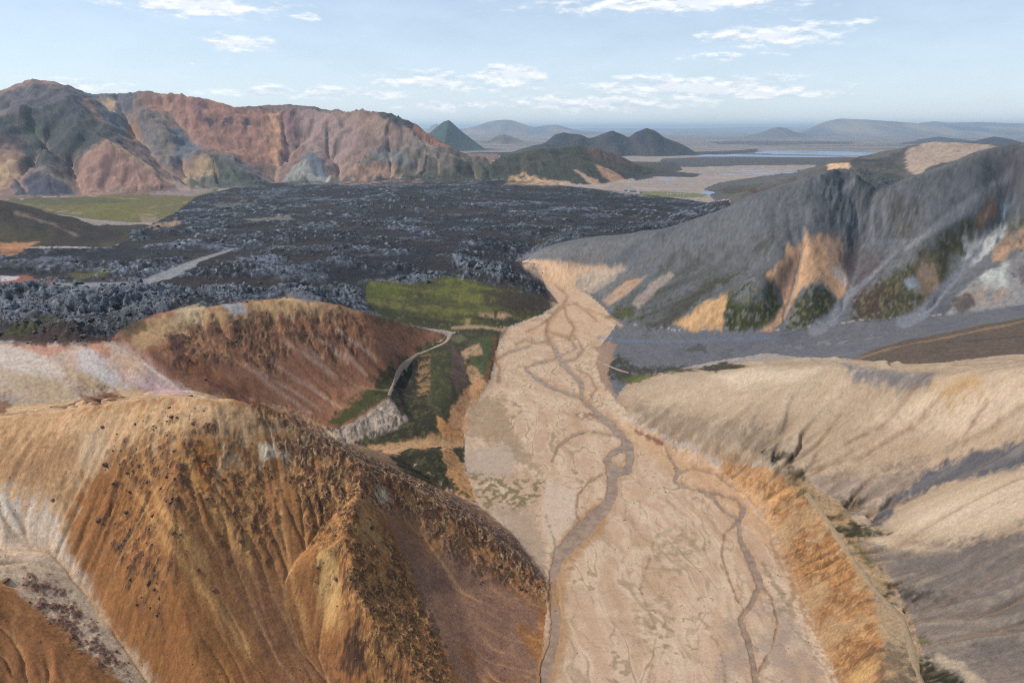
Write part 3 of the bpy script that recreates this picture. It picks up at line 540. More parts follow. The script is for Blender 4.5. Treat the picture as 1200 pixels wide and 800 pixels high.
CH_RAW = [  # water courses on the flat: photograph points with widths in pixels
 [(634,812,16),(640,785,16),(648,760,16),(652,730,15),(650,700,15),(648,675,15),(655,650,15),(685,619,16),(712,592,16),(718,577,15),(718,552,13),(737,550,11),(740,535,11),(737,523,11),(730,511,10),(719,499,9),(707,491,8),(697,480,7),(683,467,6),(682,449,6),(671,438,6),(659,425,6),(650,408,5),(641,390,5),(643,375,5),(660,358,4),(666,347,3),(652,333,2.5)],
 [(718,553,12),(711,540,8),(717,531,6),(732,524,6)], [(683,466,5),(660,459,4),(643,452,4),(624,439,4),(616,432,3.5),(630,425,3),(652,420,3)], [(585,446,5),(586,432,4),(582,421,3),(602,411,2.5),(623,405,2.5),(624,396,2)],
 [(642,388,3),(668,396,4),(674,384,3),(664,370,3),(662,358,3)], [(780,524,2.5),(786,536,3.5),(796,553,6),(790,563,4),(812,573,3.5),(840,578,4),(864,585,5),(873,596,7),(866,611,8),(868,632,9),(881,658,11),(891,682,12),(884,702,9),(868,726,7),(878,753,11),(884,780,13),(888,812,13)], [(828,579,2.5),(838,584,3.5),(847,597,4),(864,607,5)], [(668,395,2.5),(676,408,2),(660,416,2)], [(592,388,4),(588,395,3)],
 [(697,480,3),(690,470,2.5),(700,455,2),(692,440,2),(676,432,2)], [(650,408,3),(640,400,2.5),(628,402,2),(615,398,2),(604,404,2)], [(660,425,2.5),(676,420,2.5),(684,410,2),(678,398,2),(670,392,2)], [(643,375,2.5),(632,382,2),(618,388,2)], [(660,358,2.5),(676,356,2.5),(690,366,2.5),(700,376,2)],
 [(730,511,3),(712,508,2.5),(690,505,2),(672,510,2),(655,522,2),(648,540,2)], [(685,619,2),(676,600,1.8),(678,580,1.8),(690,565,1.8),(706,556,2)], [(866,611,3),(850,625,2.5),(846,650,2.2),(856,680,2.2),(866,705,2.5)], [(891,682,3),(905,700,2.5),(912,730,2.5),(905,760,2.5),(890,785,3)], [(797,553,2.5),(815,548,2),(840,556,2),(862,572,2.2)]]
CH = [[(a, b, q*(.58 if c[0][0] > 750 else .82)*(1+.22*math.sin(i*2.1+k))) for i, (a, b, q) in enumerate(c)] for k, c in enumerate(CH_RAW)]
for c in CH:
    stroke([(a, b) for a, b, w in c], [w*1.45+2 for a, b, w in c], (164,126,92), .5, 3, 1.4)
    stroke([(a, b) for a, b, w in c], [w+1 for a, b, w in c], (130,106,86), .35, 1.6, .6)
stroke([(640,800),(655,740),(652,690),(668,640),(700,608)], 26, (158,112,62), .45, 4, 2)

# ---- terrace scarp, trail terrace, tan hill
wash(TERR, (166,118,70), tx(S1+nB, .2, 1.4), .75); wash(TERR, (116,84,54), tx(-S1+1.6*nA, .5, 1.5), .75); wash(TERR, (104,86,50), tx(S2+2*nB, .7, 1.7), .6); wash(TERR, (188,142,92), tx(nA+nB, .2, .5), .5)
poly([P(840,520,9.5),P(900,545,11.5),P(945,562,13),P(985,590,14),P(1015,625,15),P(1040,670,15),P(1070,730,14.5),P(1090,800,14),P(1100,1000,13),P(1050,900,11),P(1037,775,13),P(1030,725,14),P(1012,675,14),P(987,630,13),P(952,590,12),P(917,560,10),P(885,545,8.5)], (128,110,84), .92, 2.5, 2)
poly([(955,585),(990,625),(1020,670),(1040,720),(1060,800),(1045,820),(1035,760),(1025,710),(1000,660),(968,615)], (150,126,98), .9, 4, 3); poly([(905,545),(950,575),(985,612),(1000,640),(975,610),(935,575)], (82,72,46), .8, 4, 3)
poly([(1040,690),(1075,720),(1080,760),(1050,770),(1030,740)], (158,134,104), .9, 6, 4); poly([(1020,760),(1050,755),(1085,780),(1080,820),(1030,810)], (84,72,62), .7, 7, 5); poly([(868,575),(900,560),(925,575),(905,600),(885,592)], (196,146,96), .8, 5, 3); poly([(840,530),(880,545),(900,560),(865,570),(845,552)], (172,128,86), .8, 6, 4)
poly([(985,790),(1010,778),(1035,770),(1025,790),(1000,805)], (186,148,96), .8, 3, 3)
cragify([(870,560),(915,565),(955,598),(985,636),(1008,680),(1024,725),(1028,780),(985,790),(955,720),(935,675),(905,615)], (104,74,48), (196,146,92), -.02, .2, .75, .5, 6, 4, 3)
wash(TAN, (182,160,134), tx(S2+nB, .3, 1.5), .7); wash(TAN, (140,116,92), tx(-S2+nB*.6, .5, 1.6), .6); wash(TAN, (196,174,147), tx(S1, .8, 2.2), .25)
poly([(735,462),(790,441),(862,436),(905,431),(970,431),(1010,445),(980,490),(900,480),(820,480),(760,480)], (188,164,137), .85, 9, 5); poly([(830,440),(905,432),(960,432),(930,448),(860,452)], (208,186,160), .8, 6, 4); poly([(745,470),(820,490),(900,500),(950,530),(930,560),(870,535),(800,515),(750,495)], (146,126,106), .8, 9, 5)
poly([(1040,470),(1100,450),(1200,436),(1290,430),(1290,470),(1200,490),(1130,520),(1060,510),(1000,500)], (204,180,153), .85, 10, 6); poly([(1090,450),(1140,440),(1150,455),(1110,470)], (184,144,94), .8, 7, 4); poly([(985,426),(1020,432),(1090,440),(1085,450),(1050,452),(1000,448)], (104,106,116), .9, 5, 4, tex=tx(nA, -.5, .1)); stroke([(1035,440),(1060,446),(1090,440)], 8, (110,104,104), .8, 4, 2)
poly([(960,500),(1060,500),(1120,520),(1180,510),(1120,545),(1040,560),(970,560),(940,540)], (176,150,122), .7, 10, 6); poly([(950,560),(1040,555),(1110,540),(1060,580),(1000,600),(960,585)], (140,122,110), .85, 8, 5); poly([(1020,545),(1080,530),(1090,542),(1040,556)], (104,90,84), .7, 5, 4, tex=tx(nA, -.3, .2))
poly([(870,500),(900,520),(930,545),(960,552),(930,560),(895,545),(870,525)], (74,66,46), .7, 6, 5, tex=tx(S1+nA, -.4, .6)); poly([(893,530),(930,533),(935,540),(905,543)], (44,42,26), .95, 3, 3); poly([(920,548),(945,550),(942,560),(922,558)], (50,46,28), .95, 3, 2); poly([(958,580),(1010,585),(1015,600),(970,600)], (52,48,30), .9, 4, 4, tex=tx(S1+nA, -1, .3)); poly([(965,600),(1000,612),(1045,625),(1010,634),(980,622)], (46,46,26), .95, 4, 3); poly([(1000,640),(1020,645),(1035,670),(1015,660)], (74,70,38), .8, 4, 3)
poly([(1290,495),(1200,515),(1140,530),(1090,550),(1060,575),(1030,590),(1022,615),(1038,615),(1052,590),(1110,565),(1200,548),(1290,530)], (90,89,94), .97, 3, 2); poly([(1070,590),(1130,568),(1200,553),(1290,538),(1290,590),(1200,620),(1120,635),(1060,625),(1036,612)], (190,166,138), .9, 6, 4); poly([(1070,600),(1150,580),(1200,570),(1200,600),(1120,620),(1060,612)], (204,182,156), .6, 8, 5)
poly([(1010,632),(1060,636),(1120,640),(1200,625),(1290,600),(1290,900),(1100,900),(1090,790),(1060,720),(1030,670)], (120,108,99), .95, 5, 4); poly([(1008,632),(1030,630),(1080,640),(1120,645),(1060,646)], (196,172,140), .85, 3, 2); poly([(1100,650),(1200,632),(1290,620),(1290,680),(1200,690),(1110,675)], (108,100,100), .6, 10, 6, tex=tx(S2, -.8, .6)); poly([(1030,680),(1060,688),(1095,695),(1080,702),(1040,700)], (58,50,40), .9, 4, 4); poly([(1070,690),(1130,700),(1110,710)], (84,74,68), .6, 4, 3); poly([(1075,745),(1090,745),(1088,755),(1075,754)], (86,80,42), .9, 3, 2); poly([(1072,775),(1095,772),(1120,785),(1140,805),(1080,805)], (42,42,26), .95, 4, 4); stroke([(1098,772),(1125,782),(1150,805)], 5, (188,166,140), .8, 2, 2); poly([(1140,755),(1180,742),(1200,745),(1170,765)], (98,88,86), .7, 5, 5)
for q in ([(1075,452),(1040,495),(990,520)], [(1100,468),(1070,500),(1010,535),(950,550)], [(1155,475),(1130,510)], [(1200,475),(1160,505),(1120,520)], [(985,485),(960,520)]): stroke(q, [3,2.5,2,2][:len(q)], (138,108,84), .6, 2, 1.2)

wash(TAN, (150,120,94), tx(GUL, .10, .4), .55); wash(TAN, (208,188,160), RIB, .4); wash(TERR, (96,72,46), tx(GUL, .08, .35), .6); wash(TERR, (196,144,88), RIB, .45)
poly([(858,560),(885,572),(905,598),(925,640),(905,628),(880,590)], (186,146,108), .8, 5, 5); poly([(905,622),(922,640),(948,700),(975,765),(990,795),(978,795),(950,735),(925,680)], (168,128,90), .75, 5, 6)
for q, wd in (([(1290,648),(1200,650),(1120,664),(1060,664)], 16), ([(1290,705),(1180,712),(1100,706),(1062,694)], 12), ([(1290,760),(1200,756),(1140,764)], 14), ([(1290,600),(1220,622),(1150,636)], 8)): stroke(q, wd, (92,84,80), .55, 8, 5, tex=tx(S2+nA*2, -1.2, .6))
wash(TERR, (164,134,100), tx(nC+.6*nB+.3*nA, .0, .35), .65)
# ---- dark slope and grey fan
wash(WSLOPE, (70,60,54), tx(S2+nA, .2, 1.2), .8); stroke([(1000,421),(1050,407),(1100,396),(1200,377),(1280,360)], 4, (150,120,88), .5, 2, 1.5)
wash(FAN, (122,122,128), tx(S1, .4, 1.8), .6); wash(FAN, (84,84,92), tx(nB, .1, .4), .6); stroke([(700,395),(740,400),(800,400),(900,395)], 3, (96,112,136), .5, 2, 2)
poly([(705,425),(725,415),(750,430),(800,428),(820,434),(760,440),(730,450),(712,445)], (56,52,38), .9, 4, 4, tex=tx(nA, -.6, .1)); poly([(728,445),(760,436),(770,440),(740,450)], (84,88,36), .8, 3, 3); poly([(715,355),(735,360),(760,372),(740,376),(720,370)], (70,74,36), .9, 3, 3); poly([(722,366),(736,360),(735,374)], (98,104,34), .8, 2, 2); poly([(700,408),(716,396),(722,405),(712,440),(722,465),(708,455),(700,430)], (146,118,96), .9, 3, 3); poly([(815,432),(850,424),(875,430),(830,436)], (50,46,34), .9, 3, 3); poly([(800,408),(820,403),(830,412),(800,414)], (64,66,54), .6, 3, 3); poly([(900,408),(1000,392),(1080,388),(1000,402),(930,412)], (128,124,126), .5, 5, 3, tex=tx(nA, 0, .3)); stroke([(686,362),(715,372),(728,382)], 4, (176,140,108), .8, 2, 1)

# ---- mountain on the right
wash(RMOUNT, (66,70,78), tx(S2, .2, 1.3), .6); wash(RMOUNT, (104,107,112), tx(-S2, .7, 1.8), .6); wash(RMOUNT, (116,117,120), tx(S1, 1.2, 2.4), .5); wash(RMOUNT, (74,66,60), tx(nC, .1, .35), .5)
poly([(605,305),(640,303),(690,310),(730,315),(715,330),(695,344),(660,336),(630,326)], (196,160,126), 1, 4, 2); poly([(605,305),(640,290),(700,283),(760,275),(720,300),(690,308),(650,302)], (112,108,106), .9, 5, 3); poly([(690,345),(730,320),(770,300),(800,280),(760,300),(740,330),(712,362)], (104,98,94), .7, 6, 4); poly([(680,318),(735,313),(712,332),(692,343),(675,336)], (158,146,132), .7, 5, 3)
poly([(715,370),(740,340),(790,300),(850,290),(930,270),(900,300),(850,335),(800,365),(760,385)], (64,60,46), .7, 9, 5, tex=tx(S2+nB, -.8, .6)); poly([(705,352),(735,330),(760,322),(735,345),(715,358)], (172,138,108), .85, 3, 2); poly([(740,355),(765,330),(785,318),(790,323),(765,345),(748,362)], (150,134,122), .8, 3, 2)
poly([(790,378),(825,355),(860,340),(855,365),(845,386),(800,386)], (194,152,104), .95, 4, 3); poly([(730,375),(790,350),(850,325),(890,310),(840,335),(800,372),(770,386)], (58,54,38), .75, 5, 4, tex=tx(S2, -1.2, .4)); poly([(850,345),(880,325),(905,335),(918,360),(900,384),(850,388)], (58,62,34), 1, 4, 3); poly([(853,348),(880,322),(900,330),(895,355),(870,358)], (112,116,120), .8, 4, 4, tex=tx(nA, -.3, .2))
poly([(925,290),(950,276),(985,280),(990,310),(1000,340),(985,355),(975,340),(955,330),(935,345),(920,370),(905,386),(890,388),(918,360),(915,335),(900,322)], (190,148,112), 1, 4, 3); poly([(910,312),(935,300),(930,330),(920,345),(912,330)], (140,112,98), .7, 5, 3); poly([(962,280),(990,282),(992,325),(975,315)], (160,130,108), .7, 5, 3); poly([(975,315),(990,312),(995,335),(985,335)], (196,184,172), .7, 3, 2)
poly([(920,386),(930,355),(950,335),(968,338),(980,352),(965,375),(940,386)], (56,58,34), 1, 4, 3)
poly([(985,300),(1000,280),(1020,300),(1050,300),(1010,345),(995,345)], (86,74,74), .8, 6, 4); poly([(1045,240),(1080,250),(1060,285),(1040,270)], (82,72,56), .6, 7, 4)
poly([(1000,375),(1000,352),(1040,325),(1075,300),(1110,275),(1150,255),(1160,262),(1135,295),(1110,325),(1090,350),(1070,368),(1040,374)], (72,68,40), .95, 6, 4); poly([(1005,372),(1000,355),(1030,335),(1050,340),(1030,370)], (70,54,44), .8, 5, 4); poly([(1075,310),(1095,302),(1100,335),(1085,355),(1075,340)], (156,128,104), .9, 4, 3); poly([(1060,330),(1070,322),(1078,335),(1065,342)], (150,158,168), .85, 3, 2); poly([(1040,315),(1075,298),(1090,300),(1060,318)], (130,130,124), .7, 4, 3, tex=tx(nA, -.3, .2)); poly([(1112,300),(1125,295),(1130,320),(1112,325)], (126,128,126), .7, 4, 3)
poly([(1130,285),(1160,270),(1178,262),(1180,275),(1160,295),(1140,312),(1128,308)], (184,182,176), .95, 3, 3); poly([(1145,255),(1168,240),(1170,256),(1150,264)], (176,132,98), .9, 4, 3); poly([(1170,240),(1190,232),(1195,248),(1175,262)], (142,152,162), .8, 4, 3); poly([(1180,262),(1205,245),(1260,230),(1260,245),(1200,268),(1185,285)], (84,84,36), .85, 4, 3); poly([(1165,295),(1200,265),(1260,255),(1260,275),(1200,290),(1160,312)], (170,134,104), .9, 4, 3)
poly([(1110,368),(1120,345),(1150,325),(1190,300),(1260,285),(1260,350),(1180,360)], (138,134,130), .95, 5, 4); poly([(1125,345),(1160,330),(1185,335),(1180,355),(1130,362)], (164,140,122), .8, 5, 4, tex=tx(nA, -.4, .2)); poly([(1150,325),(1180,310),(1180,335),(1155,338)], (196,196,186), .8, 5, 3); poly([(1112,350),(1130,345),(1145,355),(1125,368)], (82,66,60), .8, 4, 3); poly([(1185,320),(1205,305),(1230,310),(1210,345)], (92,80,80), .7, 5, 3)
for q, wd in (([(1150,290),(1120,325),(1100,345),(1080,370),(1060,378)], [3,6,8,12,16]), ([(1060,285),(1020,325),(995,345),(975,375),(955,388)], [3,4,7,11,14])): stroke(q, wd, (118,118,124), .95, 2, 1.5)
for q in ([(1022,245),(1021,265),(1023,285)], [(1035,240),(1037,268)], [(1003,240),(1005,260)], [(1100,262),(1150,225),(1185,205)], [(1060,292),(1120,255),(1170,225)], [(985,225),(1000,215)], [(975,240),(985,225)]): stroke(q, 2.5, (152,148,148), .55, 1.6, 1)
poly([(1005,200),(1030,200),(1060,208),(1050,222),(1020,222),(1005,215)], (52,58,62), .8, 4, 3); poly([(950,215),(985,195),(1000,200),(985,225),(965,245),(945,240)], (66,74,80), .7, 7, 5)
wash(RMOUNT, (132,134,138), tx(S1+.5*S2+nB, 1.1, 2.4), .5); wash(RMOUNT, (58,58,58), tx(-S1-nA*1.5, .8, 2.0), .5)
cragify([(955,205),(1000,197),(1060,212),(1085,250),(1045,290),(985,280),(950,240)], (60,66,72), (128,126,124), -.02, .22, .5, .3, 10, 6, 5); cragify([(1150,240),(1200,225),(1260,220),(1260,290),(1180,300),(1150,280)], (70,62,62), (150,146,140), 0, .2, .5, .3, 8, 5, 4)
wash(RMOUNT, (112,113,116), tx(GUL, .10, .4), .45); wash(RMOUNT, (58,60,64), RIB, .45)
for q in ([(850,345),(880,325),(905,335),(918,360),(900,384),(850,388)], [(920,386),(930,355),(950,335),(968,338),(980,352),(965,375),(940,386)], [(1000,375),(1000,352),(1040,325),(1075,300),(1110,275),(1150,255),(1160,262),(1135,295),(1110,325),(1090,350),(1070,368),(1040,374)]):
    poly(q, (104,94,66), .75, 5, 4, tex=tx(nA+.6*nF+.3*GUL, .02, .38)); poly(q, (120,116,112), .6, 5, 4, tex=tx(-nA+.5*nF+.5*nB, .2, .5))
# ---- ridge behind
wash(EHILL, (70,72,66), tx(S2, 0, 1), .6); poly([(1045,190),(1065,175),(1090,168),(1140,166),(1170,172),(1140,180),(1100,195),(1075,205),(1060,200)], (168,146,128), .95, 3, 2); poly([(968,192),(985,187),(1000,190),(995,198),(972,200)], (206,168,130), .95, 2, 2); poly([(985,192),(1040,183),(1062,174),(1060,200),(1020,200)], (72,70,70), .9, 3, 2); poly([(845,224),(870,219),(905,212),(880,225),(850,228)], (74,78,60), .9, 3, 2); poly([(846,221),(880,222),(890,226),(850,226)], (82,62,56), .8, 2, 1)

# ---- mountains on the left
wash(MOUNT, (142,110,98), tx(S2, .1, 1.2), .7); wash(MOUNT, (92,74,72), tx(-S2, .5, 1.5), .6)
poly([(-200,120),(0,112),(40,99),(85,105),(130,110),(95,120),(60,130),(0,150),(-200,170)], (78,76,82), .95, 4, 3); poly([(-200,150),(0,140),(60,120),(88,115),(110,135),(140,165),(150,172),(120,165),(95,190),(60,200),(0,190),(-200,200)], (62,66,66), .95, 5, 4); poly([(85,113),(100,125),(95,135),(72,130)], (46,54,66), .9, 4, 3); poly([(30,150),(50,145),(48,168),(30,168)], (66,84,62), .8, 5, 3); poly([(0,155),(25,150),(35,170),(0,175)], (74,62,72), .7, 6, 3)
poly([(100,112),(140,110),(165,112),(150,130),(155,150),(140,160),(120,138)], (90,92,98), .9, 4, 3); poly([(112,117),(138,118),(133,130),(142,138),(130,135)], (196,160,124), .9, 3, 2); poly([(-60,200),(0,172),(20,170),(30,185),(20,215),(0,226),(-60,226)], (142,112,92), .9, 6, 4); poly([(0,190),(15,185),(18,200),(0,215)], (190,158,118), .8, 4, 3)
poly([(15,222),(40,200),(55,196),(75,212),(90,228),(20,230)], (66,66,78), .95, 4, 3); stroke([(45,195),(60,203),(80,215),(95,226)], 4, (128,120,110), .7, 2, 2); poly([(60,190),(85,175),(95,195),(85,215),(65,200)], (76,66,66), .8, 5, 3)
poly([(85,215),(100,180),(125,163),(160,187),(200,214),(205,222),(160,228),(95,229)], (146,112,98), 1, 3, 3); stroke([(125,163),(160,187),(200,215)], 5, (178,146,112), .8, 2.5, 2); poly([(105,225),(130,218),(180,218),(195,222),(150,228)], (84,86,72), .7, 4, 3, tex=tx(nA, -.4, .2)); poly([(105,200),(125,180),(140,195),(125,215),(110,215)], (112,84,82), .5, 6, 4)
poly([(150,140),(165,120),(180,140),(205,165),(200,200),(180,185),(160,165)], (108,102,100), .9, 5, 3); poly([(165,125),(190,135),(205,160),(205,190),(195,190),(180,155)], (124,112,102), .8, 4, 3); poly([(205,150),(225,160),(240,175),(215,185),(205,195),(202,175)], (88,98,108), .8, 5, 4); poly([(150,150),(160,140),(165,165),(155,165)], (150,112,84), .8, 3, 3)
poly([(215,208),(232,188),(247,180),(275,185),(300,205),(320,214),(300,219),(225,222)], (86,88,78), 1, 3, 2); poly([(213,209),(232,187),(248,186),(255,205),(230,215)], (168,138,104), .9, 4, 3, tex=tx(nA, -.6, 0)); poly([(245,178),(275,183),(320,213),(305,212),(265,193)], (112,106,104), .8, 3, 2)  # tan left face, greyer right: sun and shade put into the rock colours
poly([(160,112),(195,110),(230,113),(255,121),(280,127),(330,128),(340,160),(325,198),(290,190),(250,175),(225,165),(200,135),(175,128)], (158,112,92), .9, 5, 3, tex=tx(S1*.4+S2*.3, -1.2, .6)); poly([(315,130),(330,128),(330,170),(325,198),(318,195),(316,160)], (182,138,102), .7, 3, 2); poly([(225,118),(240,116),(240,145),(228,140)], (112,78,84), .7, 5, 3)
poly([(330,132),(345,128),(350,160),(335,195),(328,190)], (120,88,92), .7, 5, 3); poly([(350,126),(385,128),(425,133),(420,165),(400,198),(385,205),(368,178),(350,170)], (140,116,110), .85, 5, 3); poly([(385,130),(430,133),(470,140),(450,160),(420,150)], (136,112,96), .7, 5, 3)
for c in ((247,142,7,5), (270,140,9,7), (287,143,5,5), (262,149,3,3)): poly([(c[0]-c[2],c[1]),(c[0],c[1]-c[3]),(c[0]+c[2],c[1]),(c[0],c[1]+c[3])], (70,62,74), .85, 2, 2)
poly([(330,212),(348,190),(365,177),(378,192),(388,214),(350,217)], (132,130,124), 1, 3, 2); poly([(352,185),(366,178),(380,196),(388,213),(370,205)], (88,96,106), .9, 3, 2); poly([(335,212),(360,208),(365,216),(335,217)], (72,78,64), .8, 3, 2)  # right face of this pyramid painted darker and bluer as its shaded side
poly([(372,217),(395,206),(420,190),(450,172),(490,165),(520,172),(550,182),(575,190),(560,216),(470,216)], (92,86,78), .9, 4, 3); poly([(455,195),(490,200),(540,190),(580,192),(560,216),(480,216)], (70,72,60), .8, 5, 3); poly([(430,175),(470,172),(480,190),(450,188)], (108,116,116), .6, 5, 3)
poly([(395,214),(410,198),(440,188),(475,198),(500,214),(480,217),(400,217)], (152,116,98), .9, 4, 3, tex=tx(nA+nB, -.5, .2)); poly([(372,216),(384,210),(390,206),(384,214)], (196,184,168), .9, 1.5, 1)
poly([(435,130),(462,130),(482,138),(498,150),(485,155),(465,148),(445,138)], (52,62,66), .95, 3, 2); poly([(485,145),(500,153),(518,168),(530,176),(505,170),(485,158)], (140,98,84), .85, 3, 2)
poly([(340,125),(352,123),(385,127),(400,133),(370,130)], (86,80,78), .7, 3, 2); poly([(275,125),(320,127),(340,130),(300,132)], (84,78,80), .7, 2, 1)
for q in ([(480,165),(520,180),(545,190)], [(470,158),(505,172)], [(440,155),(480,172),(510,185)]): stroke(q, 2.5, (140,124,116), .6, 2, 1.5)
wash(MOUNT, (176,138,116), tx(S1+.6*S2, .9, 2.4), .45); wash(MOUNT, (70,58,62), tx(-S1-.5*S2+nA, .9, 2.2), .5)
wash(HILL2, (86,76,64), tx(nB+.4*S2, .1, .7), .7); wash(HILL2, (54,62,52), tx(nC, 0, .3), .6); poly([(590,216),(598,206),(612,204),(640,210),(668,213),(670,218),(600,217)], (192,156,116), .95, 2.5, 2, tex=tx(S1*.4+nA, -.6, .1)); poly([(672,198),(690,207),(710,217),(700,219),(685,210)], (178,146,120), .95, 2, 1.5); poly([(697,195),(715,200),(738,212),(722,215),(708,206)], (180,138,108), .95, 3, 2); poly([(680,170),(705,170),(730,185),(745,195),(720,195),(695,185)], (104,82,74), .7, 5, 3)
wash(MOUNT, (168,136,118), tx(GUL, .12, .45), .4); wash(MOUNT, (82,64,62), RIB, .45); wash(HILL2, (50,52,46), RIB, .5)
# ---- outwash plain
pl = fbm(X/420, Y/120, 4, 95); wash(PLAIN, (168,150,136), tx(pl, 0, .3)*(1-ss(RGf, 2600, 3000)), .7)
band = tx(fbm(X/2600, Y/500, 4, 97), -.05, .25)*ss(RGf, 3500, 4500).astype(np.float32); wash(PLAIN, (92,88,88), band, .8); wash(PLAIN, (96,94,96), ss(RGf, 3200, 5200).astype(np.float32)*tx(pl, -.4, .2), .6)
poly([(700,222),(728,214),(745,222),(752,228),(735,228)], (150,134,122), .9, 2, 1); poly([(750,224),(790,225),(830,228),(825,231),(800,232),(750,230)], (112,112,72), .9, 2, 1); poly([(740,206),(780,200),(822,204),(815,208),(770,207),(745,212)], (58,62,58), .95, 1.5, 1); poly([(775,186),(830,184),(985,183),(1040,190),(985,193),(880,194),(810,196),(770,196)], (70,68,68), .9, 2, 2); poly([(815,178),(870,176),(888,174),(888,178),(850,181),(815,182)], (52,56,60), .9, 1, 1); poly([(830,166),(900,165),(1000,166),(1000,169),(900,170),(840,169)], (70,72,76), .8, 1, 1)

COL[isR[MOUNT]] *= np.float32(1.2)
# ------------------------------------------------------------------ fine relief
def soft(k): return blur(isR[k].astype(np.float32), 4).astype(np.float32)
D = RGf
CELL = np.gradient(RG, axis=0).astype(np.float32)
lavam = np.clip(blur(isR[LAVA].astype(np.float32), 1.5), 0, 1).astype(np.float32)
road = np.zeros((NR, NC), np.float32)
ROAD = [(-20,334),(40,334),(100,333),(150,333),(172,329),(205,315),(240,302),(275,291)]
w, m = strokemask(ROAD, [8,8,9,9,9,9,7,4], 1.5, 1.0); road[w] = m
w, m = polymask([(165,334),(180,328),(215,312),(240,302),(228,312),(200,326)], 2, 1.5); road[w] = np.maximum(road[w], m)
det = np.zeros((NR, NC), np.float32)
steep = ss(SLOPE, .08, .4).astype(np.float32)*(1-lavam)
det += steep*D*.0011*S2*ss(D, 60, 160) + steep*D*.00035*S1
big_m = soft(MOUNT)+soft(HILL2); det += big_m*steep*D*.0016*S2
ridg = 1-np.abs(fbm(X/90, Y/90, 4, 101))*2; det += (inreg(MOUNT)+.6*inreg(HILL2))*steep*10*(ridg-.6)
det += D*.0012*nB*(1-inreg(RIVER))*(1-inreg(PLAIN))*(1-lavam)
blk = 1-np.abs(fbm(U_/7, VN/7, 3, 111, .6))*2.2
CRs = blur(CRAG, 1.5).astype(np.float32); det += CRs*D*(.0060*np.maximum(crag, -.15)+.0018*blk*tx(crag, -.2, .2))
mnoise = fbm(X/150, Y/150, 3, 151)*15+(1-2*np.abs(fbm(X/52, Y/52, 3, 153)))*6; det += (inreg(MOUNT)+.7*inreg(HILL2)+.5*inreg(EHILL))*(mnoise-4)*ss(H, 20, 70)
det += soft(RMOUNT)*(fbm(X/55, Y/55, 3, 155)*2.5+(1-2*np.abs(fbm(X/20, Y/20, 3, 157)))*.9)*ss(H, 22, 55)
gull = fbm(U_/20, VN/20, 3, 113); det += inreg(NEAR)*D*.0012*gull*(1-.3*CRs)
w, m = strokemask([(300,476),(348,494),(391,518),(431,539),(496,567),(530,588),(564,610),(600,636),(636,682)], [14,20,24,26,28,28,26,22,10], 8, 3); jag = 1-2.4*np.abs(fbm(U_[w]/10, VN[w]/10, 4, 195, .6)); det[w] += m*D[w]*.0045*jag
scar = inreg(TERR)*steep; det += scar*D*.0007*S1
det += inreg(RIVER)*(.10*bar+.05*spk)
# lava: hummocks, blocks and cracks
flow = fbm(X/190, Y/260, 3, 121)
def bil(L, s): return 1-2*np.abs(pn(X/L, Y/L*1.25, s))
def keep(L): return np.clip(L/(2.2*CELL)-.6, 0, 1).astype(np.float32)
wx = X+14*fbm(X/60, Y/60, 2, 123); wy = Y+14*fbm(X/60+9, Y/60, 2, 125)
hum = fbm(wx/60, wy/75, 4, 127)
l1 = 1-2*np.abs(pn(wx/26, wy/22, 129)); l2 = 1-2*np.abs(pn(wx/11, wy/10, 131)); l3 = 1-2*np.abs(pn(X/5, Y/5, 133))
rough_l = ss(hum+.35*flow, -.22, .22)                                    # blocky swells between smoother mossy hollows
lh = 2.2*ss(hum, -.35, .35)+rough_l*(1.9*l1+2.6*l2*keep(11)+1.3*l3*keep(5))+(1-rough_l)*(.6*l2*keep(11)+.45*l3*keep(5))
near_edge = np.zeros((NR, NC), np.float32)
for e in ([(0,345),(60,338),(120,335),(160,325),(200,345),(230,352),(170,372),(160,380),(130,392),(100,398),(60,392),(0,378)], [(230,350),(300,340),(400,338),(440,342),(430,356),(380,346),(330,342),(260,352)], [(420,330),(520,318),(530,330),(500,334),(470,334)], [(530,305),(600,318),(585,328),(545,322)]):
    w, m = polymask(e, 6, 4); near_edge[w] = np.maximum(near_edge[w], m)
lh = lh+near_edge*(1.2+1.5*l1+1.9*l2+1.0*l3)
lavaw = lavam*(1-road)*ss(segdist(U_, V_, lift([(140,402),(200,375),(260,352),(345,345),(420,358),(500,384)], False), False), 2, 14)
road2 = np.clip(blur(road, 5)*2.6, 0, 1).astype(np.float32); lf = np.clip(blur(isR[LAVA].astype(np.float32), 4)*2-1, 0, 1)*(1-road2); det += lf*(lh-2)*np.clip(.35+.65*lavaw, 0, 1); det -= road*.4
# lava colours: grey lichen and moss on the blocks, brown-black hollows
H2 = H+det
top = ss(.55*l1+.45*l2*keep(11)+.25*l3+.8*(near_edge), .15, .75)*np.clip(rough_l+near_edge, 0, 1)
lich = tx(fbm(X/140, Y/60, 3, 135)+.5*nA+.6*nF, -.3, .3)
wash(LAVA, (58,48,44), tx(-hum+.4*flow, .0, .35), .8); wash(LAVA, (62,58,44), tx(fbm(X/90, Y/50, 3, 137), .15, .4)*(1-rough_l), .7)
lbig = tx(fbm(X/240, Y/330, 4, 193)+.25*nB, -.25, .2)*.55+.45
lich = lich*np.maximum(lbig, near_edge); wash(LAVA, (112,117,126), (np.clip(top*1.2,0,1)*lich).astype(np.float32), .85); wash(LAVA, (164,166,168), (np.clip(top+.15*rough_l,0,1)*tx(nF+.6*nA, .28, .6)).astype(np.float32), .52); wash(LAVA, (34,35,40), tx(-nF-.5*nA, .25, .6), .6)
wash(LAVA, (134,138,144), (near_edge*ss(.6*l1+.5*l2+.6*nF, .15, .7)).astype(np.float32), .5)
